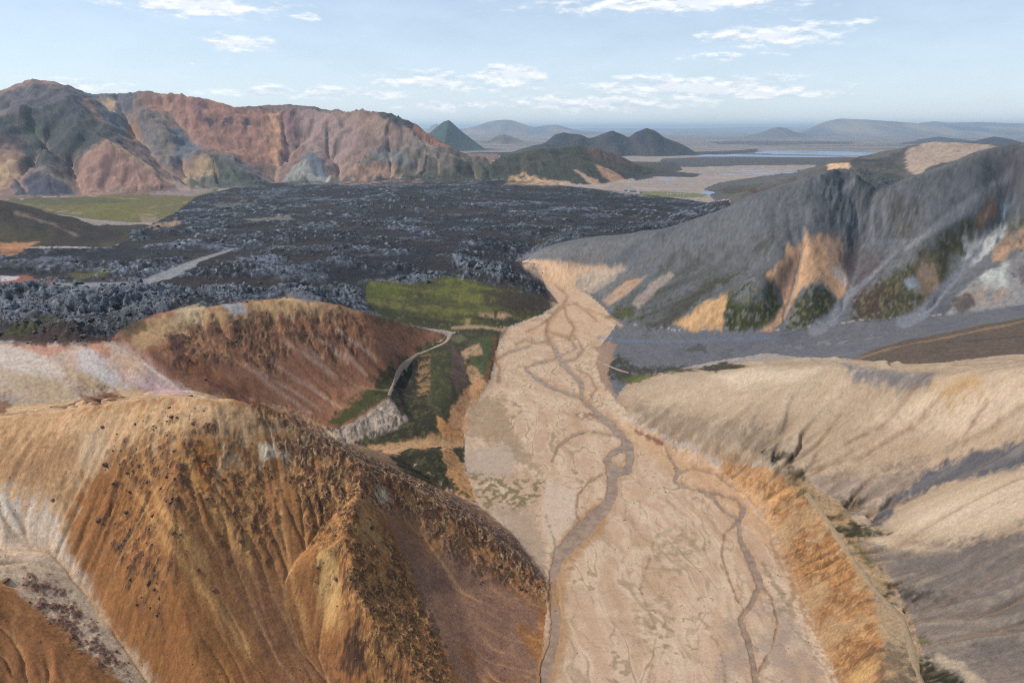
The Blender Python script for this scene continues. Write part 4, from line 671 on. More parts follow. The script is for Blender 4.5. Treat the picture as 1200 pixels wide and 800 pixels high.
poly([(80,318),(135,316),(130,322),(90,326)], (104,100,52), .7, 4, 3); poly([(0,385),(50,372),(80,380),(30,395),(0,398)], (74,70,34), .8, 5, 4); poly([(0,392),(80,384),(140,398),(90,404),(0,402)], (72,54,44), .85, 4, 3); poly([(140,382),(165,375),(175,385),(150,396)], (62,58,36), .7, 4, 3)
poly([(0,322),(30,320),(65,332),(20,334),(0,332)], (150,92,72), .9, 3, 2); poly([(0,321),(22,321),(18,326),(0,328)], (206,198,196), .8, 2, 1); poly([(430,335),(470,338),(445,352),(430,350)], (82,86,34), .7, 4, 3)
poly([(480,216+30),(560,244),(590,250),(500,252)], (70,60,52), .6, 5, 3); poly([(285,255),(340,252),(345,256),(300,260)], (132,124,112), .7, 2, 2); poly([(250,240),(300,236),(300,239),(260,244)], (120,116,108), .6, 2, 2)
COL += (C((142,138,136))-COL)*road[..., None]

# water courses are cut into the flat
for c in CH:
    w, m = strokemask([(a, b) for a, b, _ in c], [q*1.05 for _, _, q in c], 1.4, 1.5); H2[w] -= .45*m*(REG[w] == RIVER)*np.clip(1.05+.8*nA[w]+.7*nF[w], .2, 1.2)
speck = np.random.default_rng(77).normal(size=(NR, NC)).astype(np.float32)
COL *= np.clip(1+(.30-.18*inreg(RIVER)-.14*inreg(TAN)-.12*inreg(FAN))*nF+.16*nA*(1-.5*inreg(RIVER))+.07*S1*steep+.07*S2*steep+(.085-.045*inreg(RIVER)-.03*inreg(TAN))*speck, .45, 1.6)[..., None]
for k, f in ((TAN,(.84,.83,.82)), (RIVER,(.93,.92,.88)), (NEAR,(.99,.93,.84)), (FLATM,(.86,.84,.9)), (LAVA,(.9,.92,.98)), (BASIN,(.92,.9,.88))): COL[isR[k]] *= np.array(f, np.float32)     # overall tone of each ground
np.clip(COL, .006, .8, out=COL)
H2[RG > 3300] = H2[RG > 3300]*.0-(.0)+0.0
plw = fbm(X/260, Y/90, 4, 143); H2 += np.where(isR[PLAIN] & (RG < 9000), .45+1.6*plw, 0)*ss(RG, 1500, 1700)
H2 += np.where(RG > 3300, 2.0*fbm(X/900, Y/900, 3, 141), 0)*ss(RG, 3300, 6000)

# ------------------------------------------------------------------ materials
def nodes_of(name):
    m = bpy.data.materials.new(name); m.use_nodes = True; nt = m.node_tree
    return m, nt, nt.nodes, nt.links, nt.nodes['Principled BSDF']
def ground_material(name, rough=.95, bump=.5, scale=1.0, grain=.28):
    m, nt, N, L, b = nodes_of(name)
    b.inputs['Roughness'].default_value = rough; b.inputs['Specular IOR Level'].default_value = .15
    at = N.new('ShaderNodeAttribute'); at.attribute_name = 'Col'
    geo = N.new('ShaderNodeNewGeometry')
    def noise(s, d, r=.6):
        n = N.new('ShaderNodeTexNoise'); n.inputs['Scale'].default_value = s*scale; n.inputs['Detail'].default_value = d; n.inputs['Roughness'].default_value = r
        L.new(geo.outputs['Position'], n.inputs['Vector']); return n.outputs[0]
    n1, n2, n3 = noise(.9, 6, .7), noise(.16, 5), noise(4.0, 3, .6)
    def rng(v, lo, hi):
        r = N.new('ShaderNodeMapRange'); r.inputs['From Min'].default_value = .28; r.inputs['From Max'].default_value = .72
        r.inputs['To Min'].default_value = lo; r.inputs['To Max'].default_value = hi; L.new(v, r.inputs[0]); return r.outputs[0]
    def mul(a, c):
        k = N.new('ShaderNodeMath'); k.operation = 'MULTIPLY'; L.new(a, k.inputs[0]); L.new(c, k.inputs[1]); return k.outputs[0]
    f = mul(mul(rng(n1, 1-grain*.5, 1+grain*.5), rng(n2, .93, 1.07)), rng(n3, 1-grain*.9, 1+grain*.9))
    mx = N.new('ShaderNodeVectorMath'); mx.operation = 'SCALE'; L.new(at.outputs['Color'], mx.inputs[0]); L.new(f, mx.inputs['Scale'])
    L.new(mx.outputs[0], b.inputs['Base Color'])
    bp = N.new('ShaderNodeBump'); bp.inputs['Strength'].default_value = bump; bp.inputs['Distance'].default_value = .9; L.new(n1, bp.inputs['Height'])
    bp2 = N.new('ShaderNodeBump'); bp2.inputs['Strength'].default_value = bump*.6; bp2.inputs['Distance'].default_value = .25; L.new(n3, bp2.inputs['Height']); L.new(bp.outputs[0], bp2.inputs['Normal'])
    L.new(bp2.outputs[0], b.inputs['Normal'])
    return m
M_SLOPE = ground_material('scree_and_clay', .95, .2, 1.0, .26)
M_FLAT = ground_material('gravel', .9, .1, 1.3, .2)
M_LAVA = ground_material('lava', .95, .8, .6, .35)
M_GRASS = ground_material('grass_cover', .95, .4, 1.0, .34)
M_FAR = ground_material('far_ground', .95, .4, .05, .16)

# ------------------------------------------------------------------ the ground as pieces
def grid_piece(name, k, mat, label):
    q = REGF == k
    ii, jj = np.nonzero(q)
    if len(ii) == 0: return
    a = ii*NC+jj; faces = np.stack([a, a+1, a+NC+1, a+NC], 1)
    used, inv = np.unique(faces, return_inverse=True); faces = inv.reshape(-1, 4)
    me = bpy.data.meshes.new(name); n = len(used); nf = len(faces)
    co = np.stack([X.ravel()[used], Y.ravel()[used], H2.ravel()[used]], 1).astype(np.float32)
    me.vertices.add(n); me.vertices.foreach_set('co', co.ravel())
    me.loops.add(nf*4); me.loops.foreach_set('vertex_index', faces.astype(np.int32).ravel())
    me.polygons.add(nf); me.polygons.foreach_set('loop_start', np.arange(0, nf*4, 4, dtype=np.int32)); me.polygons.foreach_set('use_smooth', np.ones(nf, bool))
    ca = me.color_attributes.new('Col', 'FLOAT_COLOR', 'POINT'); c4 = np.ones((n, 4), np.float32); c4[:, :3] = COL.reshape(-1, 3)[used]; ca.data.foreach_set('color', c4.ravel())
    me.update(calc_edges=True); me.materials.append(mat)
    o = bpy.data.objects.new(name, me); COLL.objects.link(o); o['kind'] = 'structure'; o['label'] = label
    return o
REGF = REG[:-1, :-1]
for name, k, mat, label in (
    ('plain', PLAIN, M_FLAT, 'pale braided outwash plain running out to the horizon'),
    ('mountain', MOUNT, M_SLOPE, 'rust, pink and slate rhyolite mountain range behind the lava field'),
    ('hill', HILL2, M_SLOPE, 'low dark green-brown hill with sandy scars at the end of the lava field'),
    ('lava_field', LAVA, M_LAVA, 'rough blue-black lava field with grey lichen on its blocks'),
    ('meadow', MEADOW, M_GRASS, 'mossy green slope between the lava front and the river'),
    ('hill', LSLOPE, M_SLOPE, 'dark brown slope cut off by the left edge, above the lava'),
    ('slope', BASIN, M_SLOPE, 'pale pink and white altered slope below the lava edge at left'),
    ('hill', BROWN, M_SLOPE, 'brown scree hill with pale streaks behind the near orange hill'),
    ('bluff', BLUFF, M_GRASS, 'dark turf bluff with orange scarps beside the river flat'),
    ('hill', NEAR, M_SLOPE, 'large orange and cream hill with dark crags filling the lower left'),
    ('river_flat', RIVER, M_FLAT, 'broad sandy gravel river flat winding down the valley'),
    ('mountain', RMOUNT, M_SLOPE, 'slate grey mountain with orange and green spurs on the right'),
    ('ridge', EHILL, M_SLOPE, 'low dark ridge with a tan top behind the slate mountain'),
    ('gravel_fan', FAN, M_FLAT, 'flat blue-grey gravel fan at the foot of the slate mountain'),
    ('slope', WSLOPE, M_SLOPE, 'dark brown streaked slope behind the tan hill at right'),
    ('hill', TAN, M_SLOPE, 'cream and tan rounded hill with streaked flanks on the right'),
    ('terrace', TERR, M_SLOPE, 'river terrace with a steep orange clay scarp and path on top'),
    ('meadow', FLATM, M_GRASS, 'flat yellow-green meadow below the far mountains at left')):
    grid_piece(name, k, mat, label)

def height_at(x, y):
    th = math.atan2(x, y); v = math.log(math.hypot(x, y)); j = min(max((th-TH0)/DTH, 0), NC-1.001); i = min(max(np.searchsorted(LR, v)-1, 0), NR-2)
    j0 = int(j); f = j-j0; g = min(max((v-LR[i])/(LR[i+1]-LR[i]), 0), 1)
    return float((H2[i, j0]*(1-f)+H2[i, j0+1]*f)*(1-g)+(H2[i+1, j0]*(1-f)+H2[i+1, j0+1]*f)*g)
def mesh_object(name, verts, faces, mat, kind=None, label=None, smooth=True, col=None, parent=None):
    me = bpy.data.meshes.new(name); me.from_pydata(verts, [], faces); me.materials.append(mat)
    if smooth: me.polygons.foreach_set('use_smooth', np.ones(len(me.polygons), bool))
    if col is not None:
        ca = me.color_attributes.new('Col', 'FLOAT_COLOR', 'POINT'); c4 = np.ones((len(verts), 4), np.float32); c4[:, :3] = col; ca.data.foreach_set('color', c4.ravel())
    o = bpy.data.objects.new(name, me); COLL.objects.link(o)
    if kind: o['kind'] = kind
    if label: o['label'] = label
    if parent: o.parent = parent
    return o

# ------------------------------------------------------------------ water
m, nt, N, L, b = nodes_of('silty_water'); b.inputs['Roughness'].default_value = .2; b.inputs['Specular IOR Level'].default_value = .5; b.inputs['IOR'].default_value = 1.33
nz_ = N.new('ShaderNodeTexNoise'); nz_.inputs['Scale'].default_value = 1.3; nz_.inputs['Detail'].default_value = 5; bp = N.new('ShaderNodeBump'); bp.inputs['Strength'].default_value = .25; bp.inputs['Distance'].default_value = .12
g_ = N.new('ShaderNodeNewGeometry'); L.new(g_.outputs['Position'], nz_.inputs['Vector']); L.new(nz_.outputs[0], bp.inputs['Height']); L.new(bp.outputs[0], b.inputs['Normal'])
n2_ = N.new('ShaderNodeTexNoise'); n2_.inputs['Scale'].default_value = .22; n2_.inputs['Detail'].default_value = 7; n2_.inputs['Roughness'].default_value = .65; L.new(g_.outputs['Position'], n2_.inputs['Vector'])
rw = N.new('ShaderNodeValToRGB'); rw.color_ramp.elements[0].position = .35; rw.color_ramp.elements[1].position = .68
rw.color_ramp.elements[0].color = (*[v*.78 for v in S2L((128,106,90))], 1); rw.color_ramp.elements[1].color = (*[v*.78 for v in S2L((168,142,118))], 1); L.new(n2_.outputs[0], rw.inputs[0]); L.new(rw.outputs[0], b.inputs['Base Color'])
M_WATER = m
m, nt, N, L, b = nodes_of('far_water'); b.inputs['Base Color'].default_value = (*S2L((120,136,160)), 1); b.inputs['Roughness'].default_value = .45; M_FARWATER = m
def ribbon(pts, widths, z, verts, faces, steps=6):
    pw = [Vector(P(a, b, 0)[:2]) for a, b in pts]
    cl, ws = [], []
    n = len(pw)
    for i in range(n-1):
        p0, p1, p2, p3 = pw[max(i-1, 0)], pw[i], pw[i+1], pw[min(i+2, n-1)]
        for k in range(steps):
            t = k/steps; cl.append(.5*((2*p1)+(p2-p0)*t+(2*p0-5*p1+4*p2-p3)*t*t+(3*p1-p0-3*p2+p3)*t**3)); ws.append(widths[i]*(1-t)+widths[i+1]*t)
    cl.append(pw[-1]); ws.append(widths[-1]); b0 = len(verts)
    for i, p in enumerate(cl):
        d = (cl[min(i+1, len(cl)-1)]-cl[max(i-1, 0)]); d = Vector((-d.y, d.x)).normalized(); r = math.hypot(p.length, CAMZ)/F*ws[i]
        for s in (-.5, .5): q = p+d*(s*r); verts.append((q.x, q.y, z-.0004*i))
    for i in range(len(cl)-1): a = b0+2*i; faces.append((a, a+1, a+3, a+2))
vv, ff = [], []
for k, c in enumerate(CH): ribbon([(a, b) for a, b, w in c], [max(w*1.7, 2.5)+1.5 for a, b, w in c], -.21-.004*k, vv, ff)
mesh_object('river', vv, ff, M_WATER, 'structure', 'grey-brown braided river threading the sandy flat')
def pond(pts, z, label, name='river'):
    q = [P(a, b, z) for a, b in pts]; n = len(q); cx = sum(p[0] for p in q)/n; cy = sum(p[1] for p in q)/n
    vs = [(cx, cy, z)]; 
    rnd = random.Random(int(pts[0][0])); ring = []
    for i in range(n):
        a, c = q[i], q[(i+1) % n]
        for k in range(4):
            t = k/4; j = 1+rnd.uniform(-.12, .12); ring.append((cx+(a[0]+(c[0]-a[0])*t-cx)*j, cy+(a[1]+(c[1]-a[1])*t-cy)*j, z))
    vs += ring; mesh_object(name, vs, [(0, 1+i, 1+(i+1) % len(ring)) for i in range(len(ring))], M_FARWATER, 'structure', label)
for pts, lab in (([(822,224),(828,219),(836,221),(838,226),(828,229),(823,228)], 'bright blue pool of river water on the outwash plain'), ([(832,204),(850,202),(866,203),(864,206),(845,208),(833,208)], 'blue-white shallow water sheet in the middle of the plain'), ([(760,209),(782,207),(800,207),(784,211),(765,213)], 'thin water sheet below the dark spit on the plain'),
    ([(888,177),(930,176.5),(1010,178.5),(1060,180.5),(1000,182.5),(930,181),(890,180)], 'long pale lake strip in the far plain'), ([(810,181.5),(860,181),(990,184),(990,185),(860,183.5),(812,183.5)], 'thin pale channel across the far plain'), ([(880,203),(910,201),(925,203),(900,206)], 'small water sheet on the right of the plain'), ([(768,214),(790,213.5),(800,216),(778,217)], 'small pool near the camp on the plain')):
    pond(pts, .78, lab)
pond([(775,224),(800,212),(830,203),(880,199),(930,200),(935,203),(900,209),(865,220),(838,227),(800,225)], .47, 'pale blue braided river water spread over the outwash plain')
pond([(735,222),(760,212),(790,206),(820,205),(800,212),(770,222)], .43, 'braided shallow water between the low hill and the camp')

# ------------------------------------------------------------------ paths
M_PATH = ground_material('trodden_path', .95, .3, 1.2, .2)
def path(pts, width, col, label, lift_m=.12):
    vs, fs, cc = [], [], []
    cl = []
    for i in range(len(pts)-1):
        a, b = pts[i], pts[i+1]; mm = max(1, int(math.hypot(a[0]-b[0], a[1]-b[1])/2.5))
        for k in range(mm): t = k/mm; th, v = cast(a[0]+(b[0]-a[0])*t, a[1]+(b[1]-a[1])*t); cl.append(Vector((math.exp(v)*math.sin(th), math.exp(v)*math.cos(th))))
    for _ in range(3): cl = [cl[0]]+[(cl[i-1]+cl[i]*2+cl[i+1])/4 for i in range(1, len(cl)-1)]+[cl[-1]]
    rnd = random.Random(5)
    for i, p in enumerate(cl):
        k_ = 1+.22*math.sin(i*.31)+.13*math.sin(i*.83+1)
        d = cl[min(i+1, len(cl)-1)]-cl[max(i-1, 0)]; d = Vector((-d.y, d.x)).normalized(); wd = width*k_
        for s in (-.5, -.25, 0, .25, .5): q = p+d*(s*wd); vs.append((q.x, q.y, height_at(q.x, q.y)+lift_m+(.1 if abs(s) < .3 else -.12))); cc.append(C(col)*rnd.uniform(.9, 1.08))
    for i in range(len(cl)-1):
        for s in range(4): a = i*5+s; fs.append((a, a+1, a+6, a+5))
    mesh_object('path', vs, fs, M_PATH, 'structure', label, True, np.array(cc, np.float32))
path([(528,391),(524,400),(505,409),(488,415),(478,424),(468,432),(463,446),(458,458),(455,466)], 1.9, (168,146,124), 'pale footpath along the turf bluff above the river')
path([(945,578),(960,596),(975,618),(990,642),(1004,664),(1020,684),(1040,706),(1058,726),(1066,748),(1070,770),(1078,795),(1088,815)], 1.7, (150,128,100), 'sandy footpath on top of the orange terrace')
path([(708,426),(716,430),(726,434),(740,438)], 1.8, (150,132,118), 'thin path across the dark bank beside the gravel fan')

# ------------------------------------------------------------------ far hills standing on the plain, some distance haze painted into their bluish colours
def far_ridge(name, sil, D, half, col, label, col2=None, amp=.12, seed=1, ny=28, nx=120, front=1.0):
    pts = [R(a, b, D) for a, b in sil]; xs = np.array([p[0] for p in pts]); zs = np.array([max(p[2], 0) for p in pts])
    s = np.linspace(xs[0], xs[-1], nx); t = np.linspace(-1, 1, ny*2+1)
    cz = np.interp(s, xs, zs); k = np.array([.25, .5, .25]); cz = np.convolve(np.pad(cz, 1, 'edge'), k, 'valid')
    Sg, Tg = np.meshgrid(s, t); Cz = np.broadcast_to(cz, Sg.shape); w = half*(.45+.55*Cz/max(cz.max(), 1))
    cz = cz*(1+.5*amp*fbm(s/max(half*.5, 60)+seed, s*0, 4, seed+3)); Cz = np.broadcast_to(cz, Sg.shape); prof = np.clip(1-np.abs(Tg)*(1+.5*amp*fbm(Sg/(half*.25)+seed*3, Tg*0+seed, 3, seed+9)), 0, 1)**1.15
    Lg = max(half*.35, 60); n = fbm(Sg/Lg+seed*7, Tg*half/Lg*.35, 4, seed)
    z = Cz*prof*(1+amp*2*n*np.clip(np.abs(Tg)*3, 0, 1))-3*(np.abs(Tg) > .99)-1
    y = D+Tg*w*np.where(Tg < 0, front, 1.0)+n*half*.05
    verts = np.stack([Sg, y, z], -1).reshape(-1, 3).tolist(); W = nx; faces = []
    for i in range(len(t)-1):
        for j in range(W-1): a = i*W+j; faces.append((a, a+1, a+W+1, a+W))
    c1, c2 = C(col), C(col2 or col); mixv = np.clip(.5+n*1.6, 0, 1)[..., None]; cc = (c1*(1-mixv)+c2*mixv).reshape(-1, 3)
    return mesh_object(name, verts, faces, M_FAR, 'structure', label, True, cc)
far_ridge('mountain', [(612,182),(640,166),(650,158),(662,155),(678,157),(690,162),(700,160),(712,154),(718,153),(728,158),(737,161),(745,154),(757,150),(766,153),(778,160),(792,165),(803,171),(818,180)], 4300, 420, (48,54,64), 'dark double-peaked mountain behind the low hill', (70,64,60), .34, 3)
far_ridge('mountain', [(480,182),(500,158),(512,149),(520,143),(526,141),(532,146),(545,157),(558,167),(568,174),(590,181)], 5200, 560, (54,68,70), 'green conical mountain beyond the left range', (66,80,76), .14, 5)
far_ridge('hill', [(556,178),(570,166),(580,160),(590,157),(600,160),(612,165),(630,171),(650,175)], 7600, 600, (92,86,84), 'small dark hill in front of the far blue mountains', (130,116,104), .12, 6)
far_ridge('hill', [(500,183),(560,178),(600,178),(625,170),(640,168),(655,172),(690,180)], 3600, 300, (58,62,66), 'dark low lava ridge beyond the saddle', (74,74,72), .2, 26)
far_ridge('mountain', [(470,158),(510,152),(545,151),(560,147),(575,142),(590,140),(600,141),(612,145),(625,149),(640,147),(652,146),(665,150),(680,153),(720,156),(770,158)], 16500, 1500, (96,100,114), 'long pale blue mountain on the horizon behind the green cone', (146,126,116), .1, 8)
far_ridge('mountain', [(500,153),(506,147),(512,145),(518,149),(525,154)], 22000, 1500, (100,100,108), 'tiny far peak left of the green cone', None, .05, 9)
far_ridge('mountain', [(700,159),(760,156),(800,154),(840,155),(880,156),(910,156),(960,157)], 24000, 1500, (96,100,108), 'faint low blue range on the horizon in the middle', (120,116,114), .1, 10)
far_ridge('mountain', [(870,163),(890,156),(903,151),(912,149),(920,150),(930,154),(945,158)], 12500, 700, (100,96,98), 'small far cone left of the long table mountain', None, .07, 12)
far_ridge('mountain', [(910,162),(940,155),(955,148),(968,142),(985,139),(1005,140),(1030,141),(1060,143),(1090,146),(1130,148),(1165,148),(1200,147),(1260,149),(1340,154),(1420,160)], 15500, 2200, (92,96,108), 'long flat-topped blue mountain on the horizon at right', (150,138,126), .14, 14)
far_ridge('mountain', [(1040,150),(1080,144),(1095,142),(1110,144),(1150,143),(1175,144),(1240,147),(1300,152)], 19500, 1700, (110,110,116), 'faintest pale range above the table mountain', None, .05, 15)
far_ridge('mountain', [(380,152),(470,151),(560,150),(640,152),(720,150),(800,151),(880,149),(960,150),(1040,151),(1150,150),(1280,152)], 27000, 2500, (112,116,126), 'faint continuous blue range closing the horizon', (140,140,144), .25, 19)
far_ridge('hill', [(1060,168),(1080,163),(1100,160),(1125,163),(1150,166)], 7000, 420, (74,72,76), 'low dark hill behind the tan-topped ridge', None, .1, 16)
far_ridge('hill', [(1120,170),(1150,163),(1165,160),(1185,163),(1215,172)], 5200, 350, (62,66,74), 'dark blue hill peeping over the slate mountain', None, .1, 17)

# ------------------------------------------------------------------ loose rock
def rock_mesh(seed, n=1, flat=.7):
    import bmesh
    bm = bmesh.new(); bmesh.ops.create_icosphere(bm, subdivisions=n, radius=1)
    rnd = random.Random(seed); ax = [Vector((rnd.gauss(0,1), rnd.gauss(0,1), rnd.gauss(0,1))).normalized() for _ in range(9)]; dd = [rnd.uniform(.55, .95) for _ in ax]
    for v in bm.verts:
        for a, d in zip(ax, dd):
            k = v.co.dot(a)
            if k > d: v.co -= a*(k-d)
        v.co *= rnd.uniform(.92, 1.08); v.co.z *= flat
    vs = np.array([v.co[:] for v in bm.verts]); fs = np.array([[l.index for l in f.verts] for f in bm.faces]); bm.free(); return vs, fs
protos = [rock_mesh(s, 1) for s in range(10)]
def rock_material(name, c1, c2, thr=.5, sc=.6):
    m, nt, N, L, b = nodes_of(name); b.inputs['Roughness'].default_value = .95; b.inputs['Specular IOR Level'].default_value = .15
    g = N.new('ShaderNodeNewGeometry'); n = N.new('ShaderNodeTexNoise'); n.inputs['Scale'].default_value = sc; n.inputs['Detail'].default_value = 6; n.inputs['Roughness'].default_value = .7; L.new(g.outputs['Position'], n.inputs['Vector'])
    r = N.new('ShaderNodeValToRGB'); r.color_ramp.elements[0].position = thr-.1; r.color_ramp.elements[1].position = thr+.1
    r.color_ramp.elements[0].color = (*[v*KALB for v in S2L(c1)], 1); r.color_ramp.elements[1].color = (*[v*KALB for v in S2L(c2)], 1); L.new(n.outputs[0], r.inputs[0]); L.new(r.outputs[0], b.inputs['Base Color'])
    bp = N.new('ShaderNodeBump'); bp.inputs['Strength'].default_value = .7; bp.inputs['Distance'].default_value = .5; L.new(n.outputs[0], bp.inputs['Height']); L.new(bp.outputs[0], b.inputs['Normal'])
    return m
M_LROCK = rock_material('lichen_lava', (44,44,48), (124,126,128), .5, .35)
M_CROCK = rock_material('dark_crag', (80,58,52), (136,104,82), .5, .8)
def pick(weight, n, seed):
    """n cells drawn with a probability that follows weight times the cell's apparent size"""
    rng = np.random.default_rng(seed); p = weight.ravel().astype(np.float64); p /= p.sum(); return rng.choice(NR*NC, n, replace=True, p=p)
def rubble(name, cells, size, mat, label, seed, sink=.25):
    rng = np.random.default_rng(seed); V, Fc = [], []; b = 0
    for c in cells:
        i, j = divmod(int(c), NC); x, y, z = X[i, j]+rng.normal()*CELL[i, j]*.4, Y[i, j]+rng.normal()*CELL[i, j]*.4, 0
        s = size(RG[i, j], rng); z = height_at(x, y); vs, fs = protos[rng.integers(10)]
        a = rng.uniform(0, 6.28); ca, sa = math.cos(a), math.sin(a); q = vs*np.array([s*rng.uniform(.7, 1.3), s*rng.uniform(.7, 1.3), s*rng.uniform(.6, 1.1)])
        q = np.stack([q[:, 0]*ca-q[:, 1]*sa+x, q[:, 0]*sa+q[:, 1]*ca+y, q[:, 2]+z+s*(.35-sink)], 1); V.append(q); Fc.append(fs+b); b += len(vs)
    V = np.concatenate(V).astype(np.float32); Fc = np.concatenate(Fc).astype(np.int32)
    me = bpy.data.meshes.new(name); me.vertices.add(len(V)); me.vertices.foreach_set('co', V.ravel()); me.loops.add(Fc.size); me.loops.foreach_set('vertex_index', Fc.ravel())
    me.polygons.add(len(Fc)); me.polygons.foreach_set('loop_start', np.arange(0, Fc.size, 3, dtype=np.int32)); me.update(calc_edges=True); me.materials.append(mat)
    o = bpy.data.objects.new(name, me); COLL.objects.link(o); o['kind'] = 'stuff'; o['label'] = label; return o
px_area = (RGf < 1500)*np.where(RGf < 1500, 1, 0)
wl = lavam*(1-road)*(top*.8+.15)*(1+3*near_edge)*(RGf < 1350)
rubble('lava_rubble', pick(wl, 6500, 3), lambda r, g: r*.0012*g.lognormal(0, .45), M_LROCK, 'loose grey lava blocks strewn over the lava field', 4)
wc = CRs*tx(crag, -.15, .3)*(RGf < 520)*inreg(NEAR)+.35*CRs*tx(crag, .05, .25)*inreg(BROWN)
rubble('rock_debris', pick(wc, 2400, 5), lambda r, g: r*.0009*g.lognormal(0, .5), M_CROCK, 'dark purple rock debris clinging to the orange hill', 6)
wr = inreg(NEAR)*(.3+tx(nB, -.2, .5)); rubble('scree', pick(wr, 2200, 8), lambda r, g: r*.0006*g.lognormal(0, .4), M_CROCK, 'small dark stones scattered over the near hill', 9)
wf = (inreg(RIVER)+.6*inreg(TAN)+.8*inreg(TERR))*(RGf < 420)*(H2 > -.2); M_PEB = rock_material('pale_stone', (128,104,84), (190,164,140), .5, 2.0)
rubble('gravel', pick(wf, 1100, 10), lambda r, g: r*.0007*g.lognormal(0, .35), M_PEB, 'scattered pale stones on the river flat and terrace', 11)
# single rocks one can pick out
rock_me = []
for s in range(6):
    vs, fs = rock_mesh(100+s, 2, .8); me = bpy.data.meshes.new('boulder'); me.from_pydata(vs.tolist(), [], fs.tolist()); rock_me.append(me)
def boulder(px, py, size, mat, label, seed, group=None, name='boulder'):
    th, v = cast(px, py); x, y = math.exp(v)*math.sin(th), math.exp(v)*math.cos(th); rnd = random.Random(seed)
    me = rock_me[seed % 6].copy(); me.materials.append(mat); o = bpy.data.objects.new(name, me); COLL.objects.link(o)
    s = math.hypot(math.exp(v), CAMZ*.6)/F*size*.5; o.location = (x, y, height_at(x, y)+s*.15); o.scale = (s, s*rnd.uniform(.7, 1.1), s*rnd.uniform(.6, .95)); o.rotation_euler = (rnd.uniform(-.3, .3), rnd.uniform(-.3, .3), rnd.uniform(0, 6))
    o['label'] = label; o['category'] = 'boulder'
    if group: o['group'] = group
    return o
boulder(224, 464, 5, M_CROCK, 'lone dark rock on the very top of the cream crest of the near hill', 1)
boulder(124, 545, 7, M_CROCK, 'dark boulder highest at left of the crags, on the pale shoulder of the near hill', 2)
boulder(120, 500, 5, M_CROCK, 'dark rock just below the cream crest at the left start of the crags', 3)
boulder(7, 680, 8, M_CROCK, 'purple boulder in the white gully at the left edge', 4)
boulder(198, 477, 4, M_CROCK, 'small dark rock on the cream crest between crag tops', 5)
boulder(62, 586, 4, M_CROCK, 'single small rock on the pale slope left of the orange face', 6)
rb = random.Random(12)
for k, (a, b_) in enumerate([(163,545),(172,565),(148,600),(195,560),(152,576),(178,604),(200,590),(115,610),(205,528),(240,540),(262,560),(275,600),(150,665),(180,690),(186,700),(140,640),(232,668),(250,690)]):
    boulder(a, b_, rb.uniform(4, 6.5), M_CROCK, 'dark purple crag block standing out of the orange face of the near hill', 20+k, 'crag blocks on the orange face')
for k, (a, b_) in enumerate([(20,352),(38,346),(60,350),(80,344),(92,332),(104,352),(70,360),(118,360),(135,366),(90,372),(110,378),(140,378),(120,386),(95,388),(76,384),(150,340),(162,330),(185,345),(215,342),(255,345),(300,338),(330,336),(355,333),(400,338),(415,345),(490,322),(505,320),(540,312),(560,318),(575,322),(470,328),(500,330)]):
    where = 'above the pale basin at left' if a < 170 else ('just behind the brown hill' if a < 430 else 'above the green meadow')
    boulder(a, b_, rb.uniform(7, 13), M_LROCK, 'grey lichen-covered lava block on the lava rim '+where, 60+k, 'lava blocks '+where, 'lava_block')

# ------------------------------------------------------------------ the camp by the far end of the lava
def plain_mat(name, c, rough=.7):
    m, nt, N, L, b = nodes_of(name); g = N.new('ShaderNodeNewGeometry'); n = N.new('ShaderNodeTexNoise'); n.inputs['Scale'].default_value = .8; n.inputs['Detail'].default_value = 4; L.new(g.outputs['Position'], n.inputs['Vector'])
    r = N.new('ShaderNodeValToRGB'); c = [v*.85 for v in S2L(c)]; r.color_ramp.elements[0].color = (*[v*.8 for v in c], 1); r.color_ramp.elements[1].color = (*c, 1); L.new(n.outputs[0], r.inputs[0]); L.new(r.outputs[0], b.inputs['Base Color']); b.inputs['Roughness'].default_value = rough; return m
M_WHITE, M_ROOF, M_GLASS, M_TYRE = plain_mat('white_paint', (196,196,194)), plain_mat('metal_roof', (150,154,160), .5), plain_mat('dark_glass', (40,46,54), .25), plain_mat('tyre_rubber', (24,24,26))
def box(x0, x1, y0, y1, z0, z1):
    return [(x, y, z) for z in (z0, z1) for x, y in ((x0,y0),(x1,y0),(x1,y1),(x0,y1))], [(0,3,2,1),(4,5,6,7),(0,1,5,4),(1,2,6,5),(2,3,7,6),(3,0,4,7)]
def empty(name, loc, rz, label, cat, group=None):
    o = bpy.data.objects.new(name, None); COLL.objects.link(o); o.location = loc; o.rotation_euler = (0, 0, rz); o['label'] = label; o['category'] = cat
    if group: o['group'] = group
    return o
def part(name, vf, mat, parent): return mesh_object(name, vf[0], vf[1], mat, None, None, False, None, parent)
def hut(px, py, w, d, h, rz, label):
    p = P(px, py, 3); z = height_at(p[0], p[1]); e = empty('mountain_hut', (p[0], p[1], z), rz, label, 'hut')
    part('wall', box(-w/2, w/2, -d/2, d/2, -.5, h), M_WHITE, e)
    rv = [(-w/2-.5,-d/2-.5,h), (w/2+.5,-d/2-.5,h), (w/2+.5,d/2+.5,h), (-w/2-.5,d/2+.5,h), (-w/2-.5,0,h+d*.4), (w/2+.5,0,h+d*.4)]
    part('roof', (rv, [(0,1,5,4),(2,3,4,5),(0,4,3),(1,2,5),(0,3,2,1)]), M_ROOF, e)
    for k in range(4): x = -w/2+w*(k+.5)/4; part('window', box(x-.6, x+.6, -d/2-.06, -d/2+.05, 1.0, 2.2), M_GLASS, e)
    part('door', box(-.5, .5, -d/2-.05, -d/2+.04, 0, 2.0), M_GLASS, e)
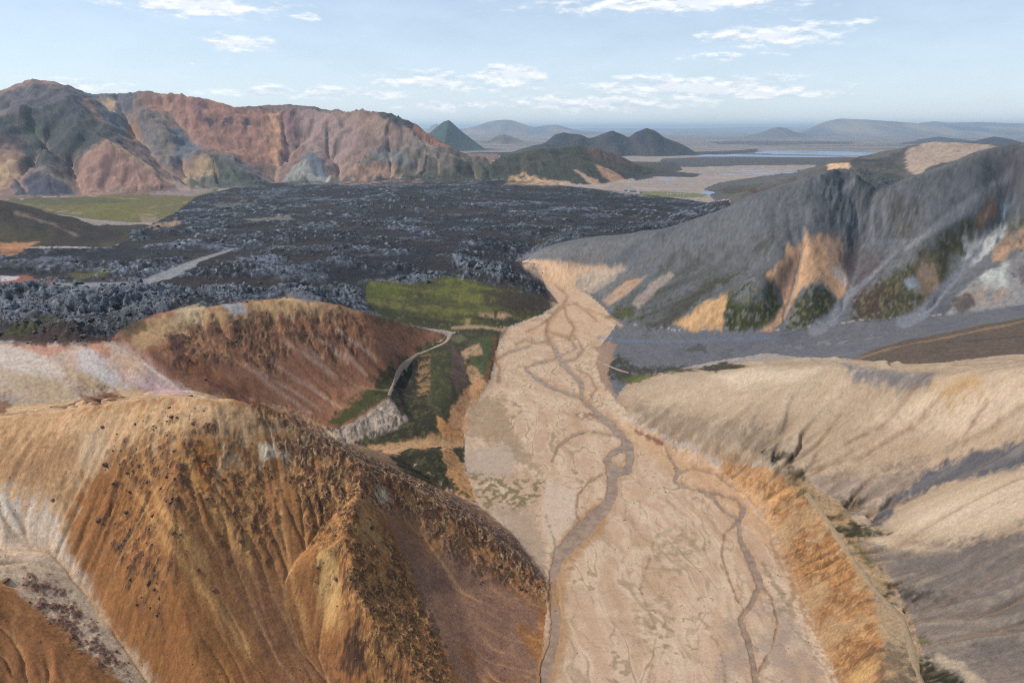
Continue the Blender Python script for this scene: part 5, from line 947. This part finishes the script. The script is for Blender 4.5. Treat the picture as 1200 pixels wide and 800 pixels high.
hut(741, 226, 17, 8, 3.6, .15, 'long pale hut with a metal roof at the left of the camp'); hut(733, 225.2, 9, 6, 3.2, -.1, 'smaller pale hut just left of the long camp hut'); hut(750, 226.8, 6, 5, 2.8, .3, 'little pale shed at the right end of the camp huts')
def van(px, py, rz, label):
    p = P(px, py, 4); z = height_at(p[0], p[1]); e = empty('parked_van', (p[0], p[1], z), rz, label, 'van', 'vans parked at the camp')
    vs = [(-2.8,-1.05,.45),(2.9,-1.05,.45),(2.9,1.05,.45),(-2.8,1.05,.45),(-2.8,-1,2.7),(1.6,-1,2.7),(1.6,1,2.7),(-2.8,1,2.7),(2.9,-1.05,1.4),(2.9,1.05,1.4)]
    part('body', (vs, [(0,3,2,1),(4,5,6,7),(0,1,8,5,4),(3,7,6,9,2),(0,4,7,3),(1,2,9,8),(8,9,6,5)]), M_WHITE, e)
    part('windscreen', ([(1.72,-.9,2.58),(1.72,.9,2.58),(2.8,.9,1.55),(2.8,-.9,1.55)], [(0,3,2,1)]), M_GLASS, e)
    for x in (-1.8, 1.9):
        for y in (-1.0, 1.0):
            ring = [(x+.42*math.cos(a*math.pi/5), y+s*.14, .42+.42*math.sin(a*math.pi/5)) for s in (-1, 1) for a in range(10)]
            part('wheel', (ring, [tuple(range(9, -1, -1)), tuple(range(10, 20))]+[(a, (a+1) % 10, 10+(a+1) % 10, 10+a) for a in range(10)]), M_TYRE, e)
rv_ = random.Random(3)
for px in (783, 786.5, 790, 794, 798, 802): van(px, 228.2+rv_.uniform(-.4, .4), rv_.uniform(0, 3), 'tiny white van parked on the grass at the camp beside the lava')

# ------------------------------------------------------------------ air
m = bpy.data.materials.new('air'); m.use_nodes = True; nt = m.node_tree; nt.nodes.clear()
o_ = nt.nodes.new('ShaderNodeOutputMaterial'); pv = nt.nodes.new('ShaderNodeVolumePrincipled'); pv.inputs['Color'].default_value = (.64, .83, 1.0, 1); pv.inputs['Density'].default_value = 5.0e-5; pv.inputs['Anisotropy'].default_value = .2
nt.links.new(pv.outputs[0], o_.inputs['Volume'])
vf = box(-70000, 70000, -3000, 64000, -12, 350); hz = mesh_object('haze', vf[0], vf[1], m, 'stuff', 'thin blue haze filling the air over the valley', False)
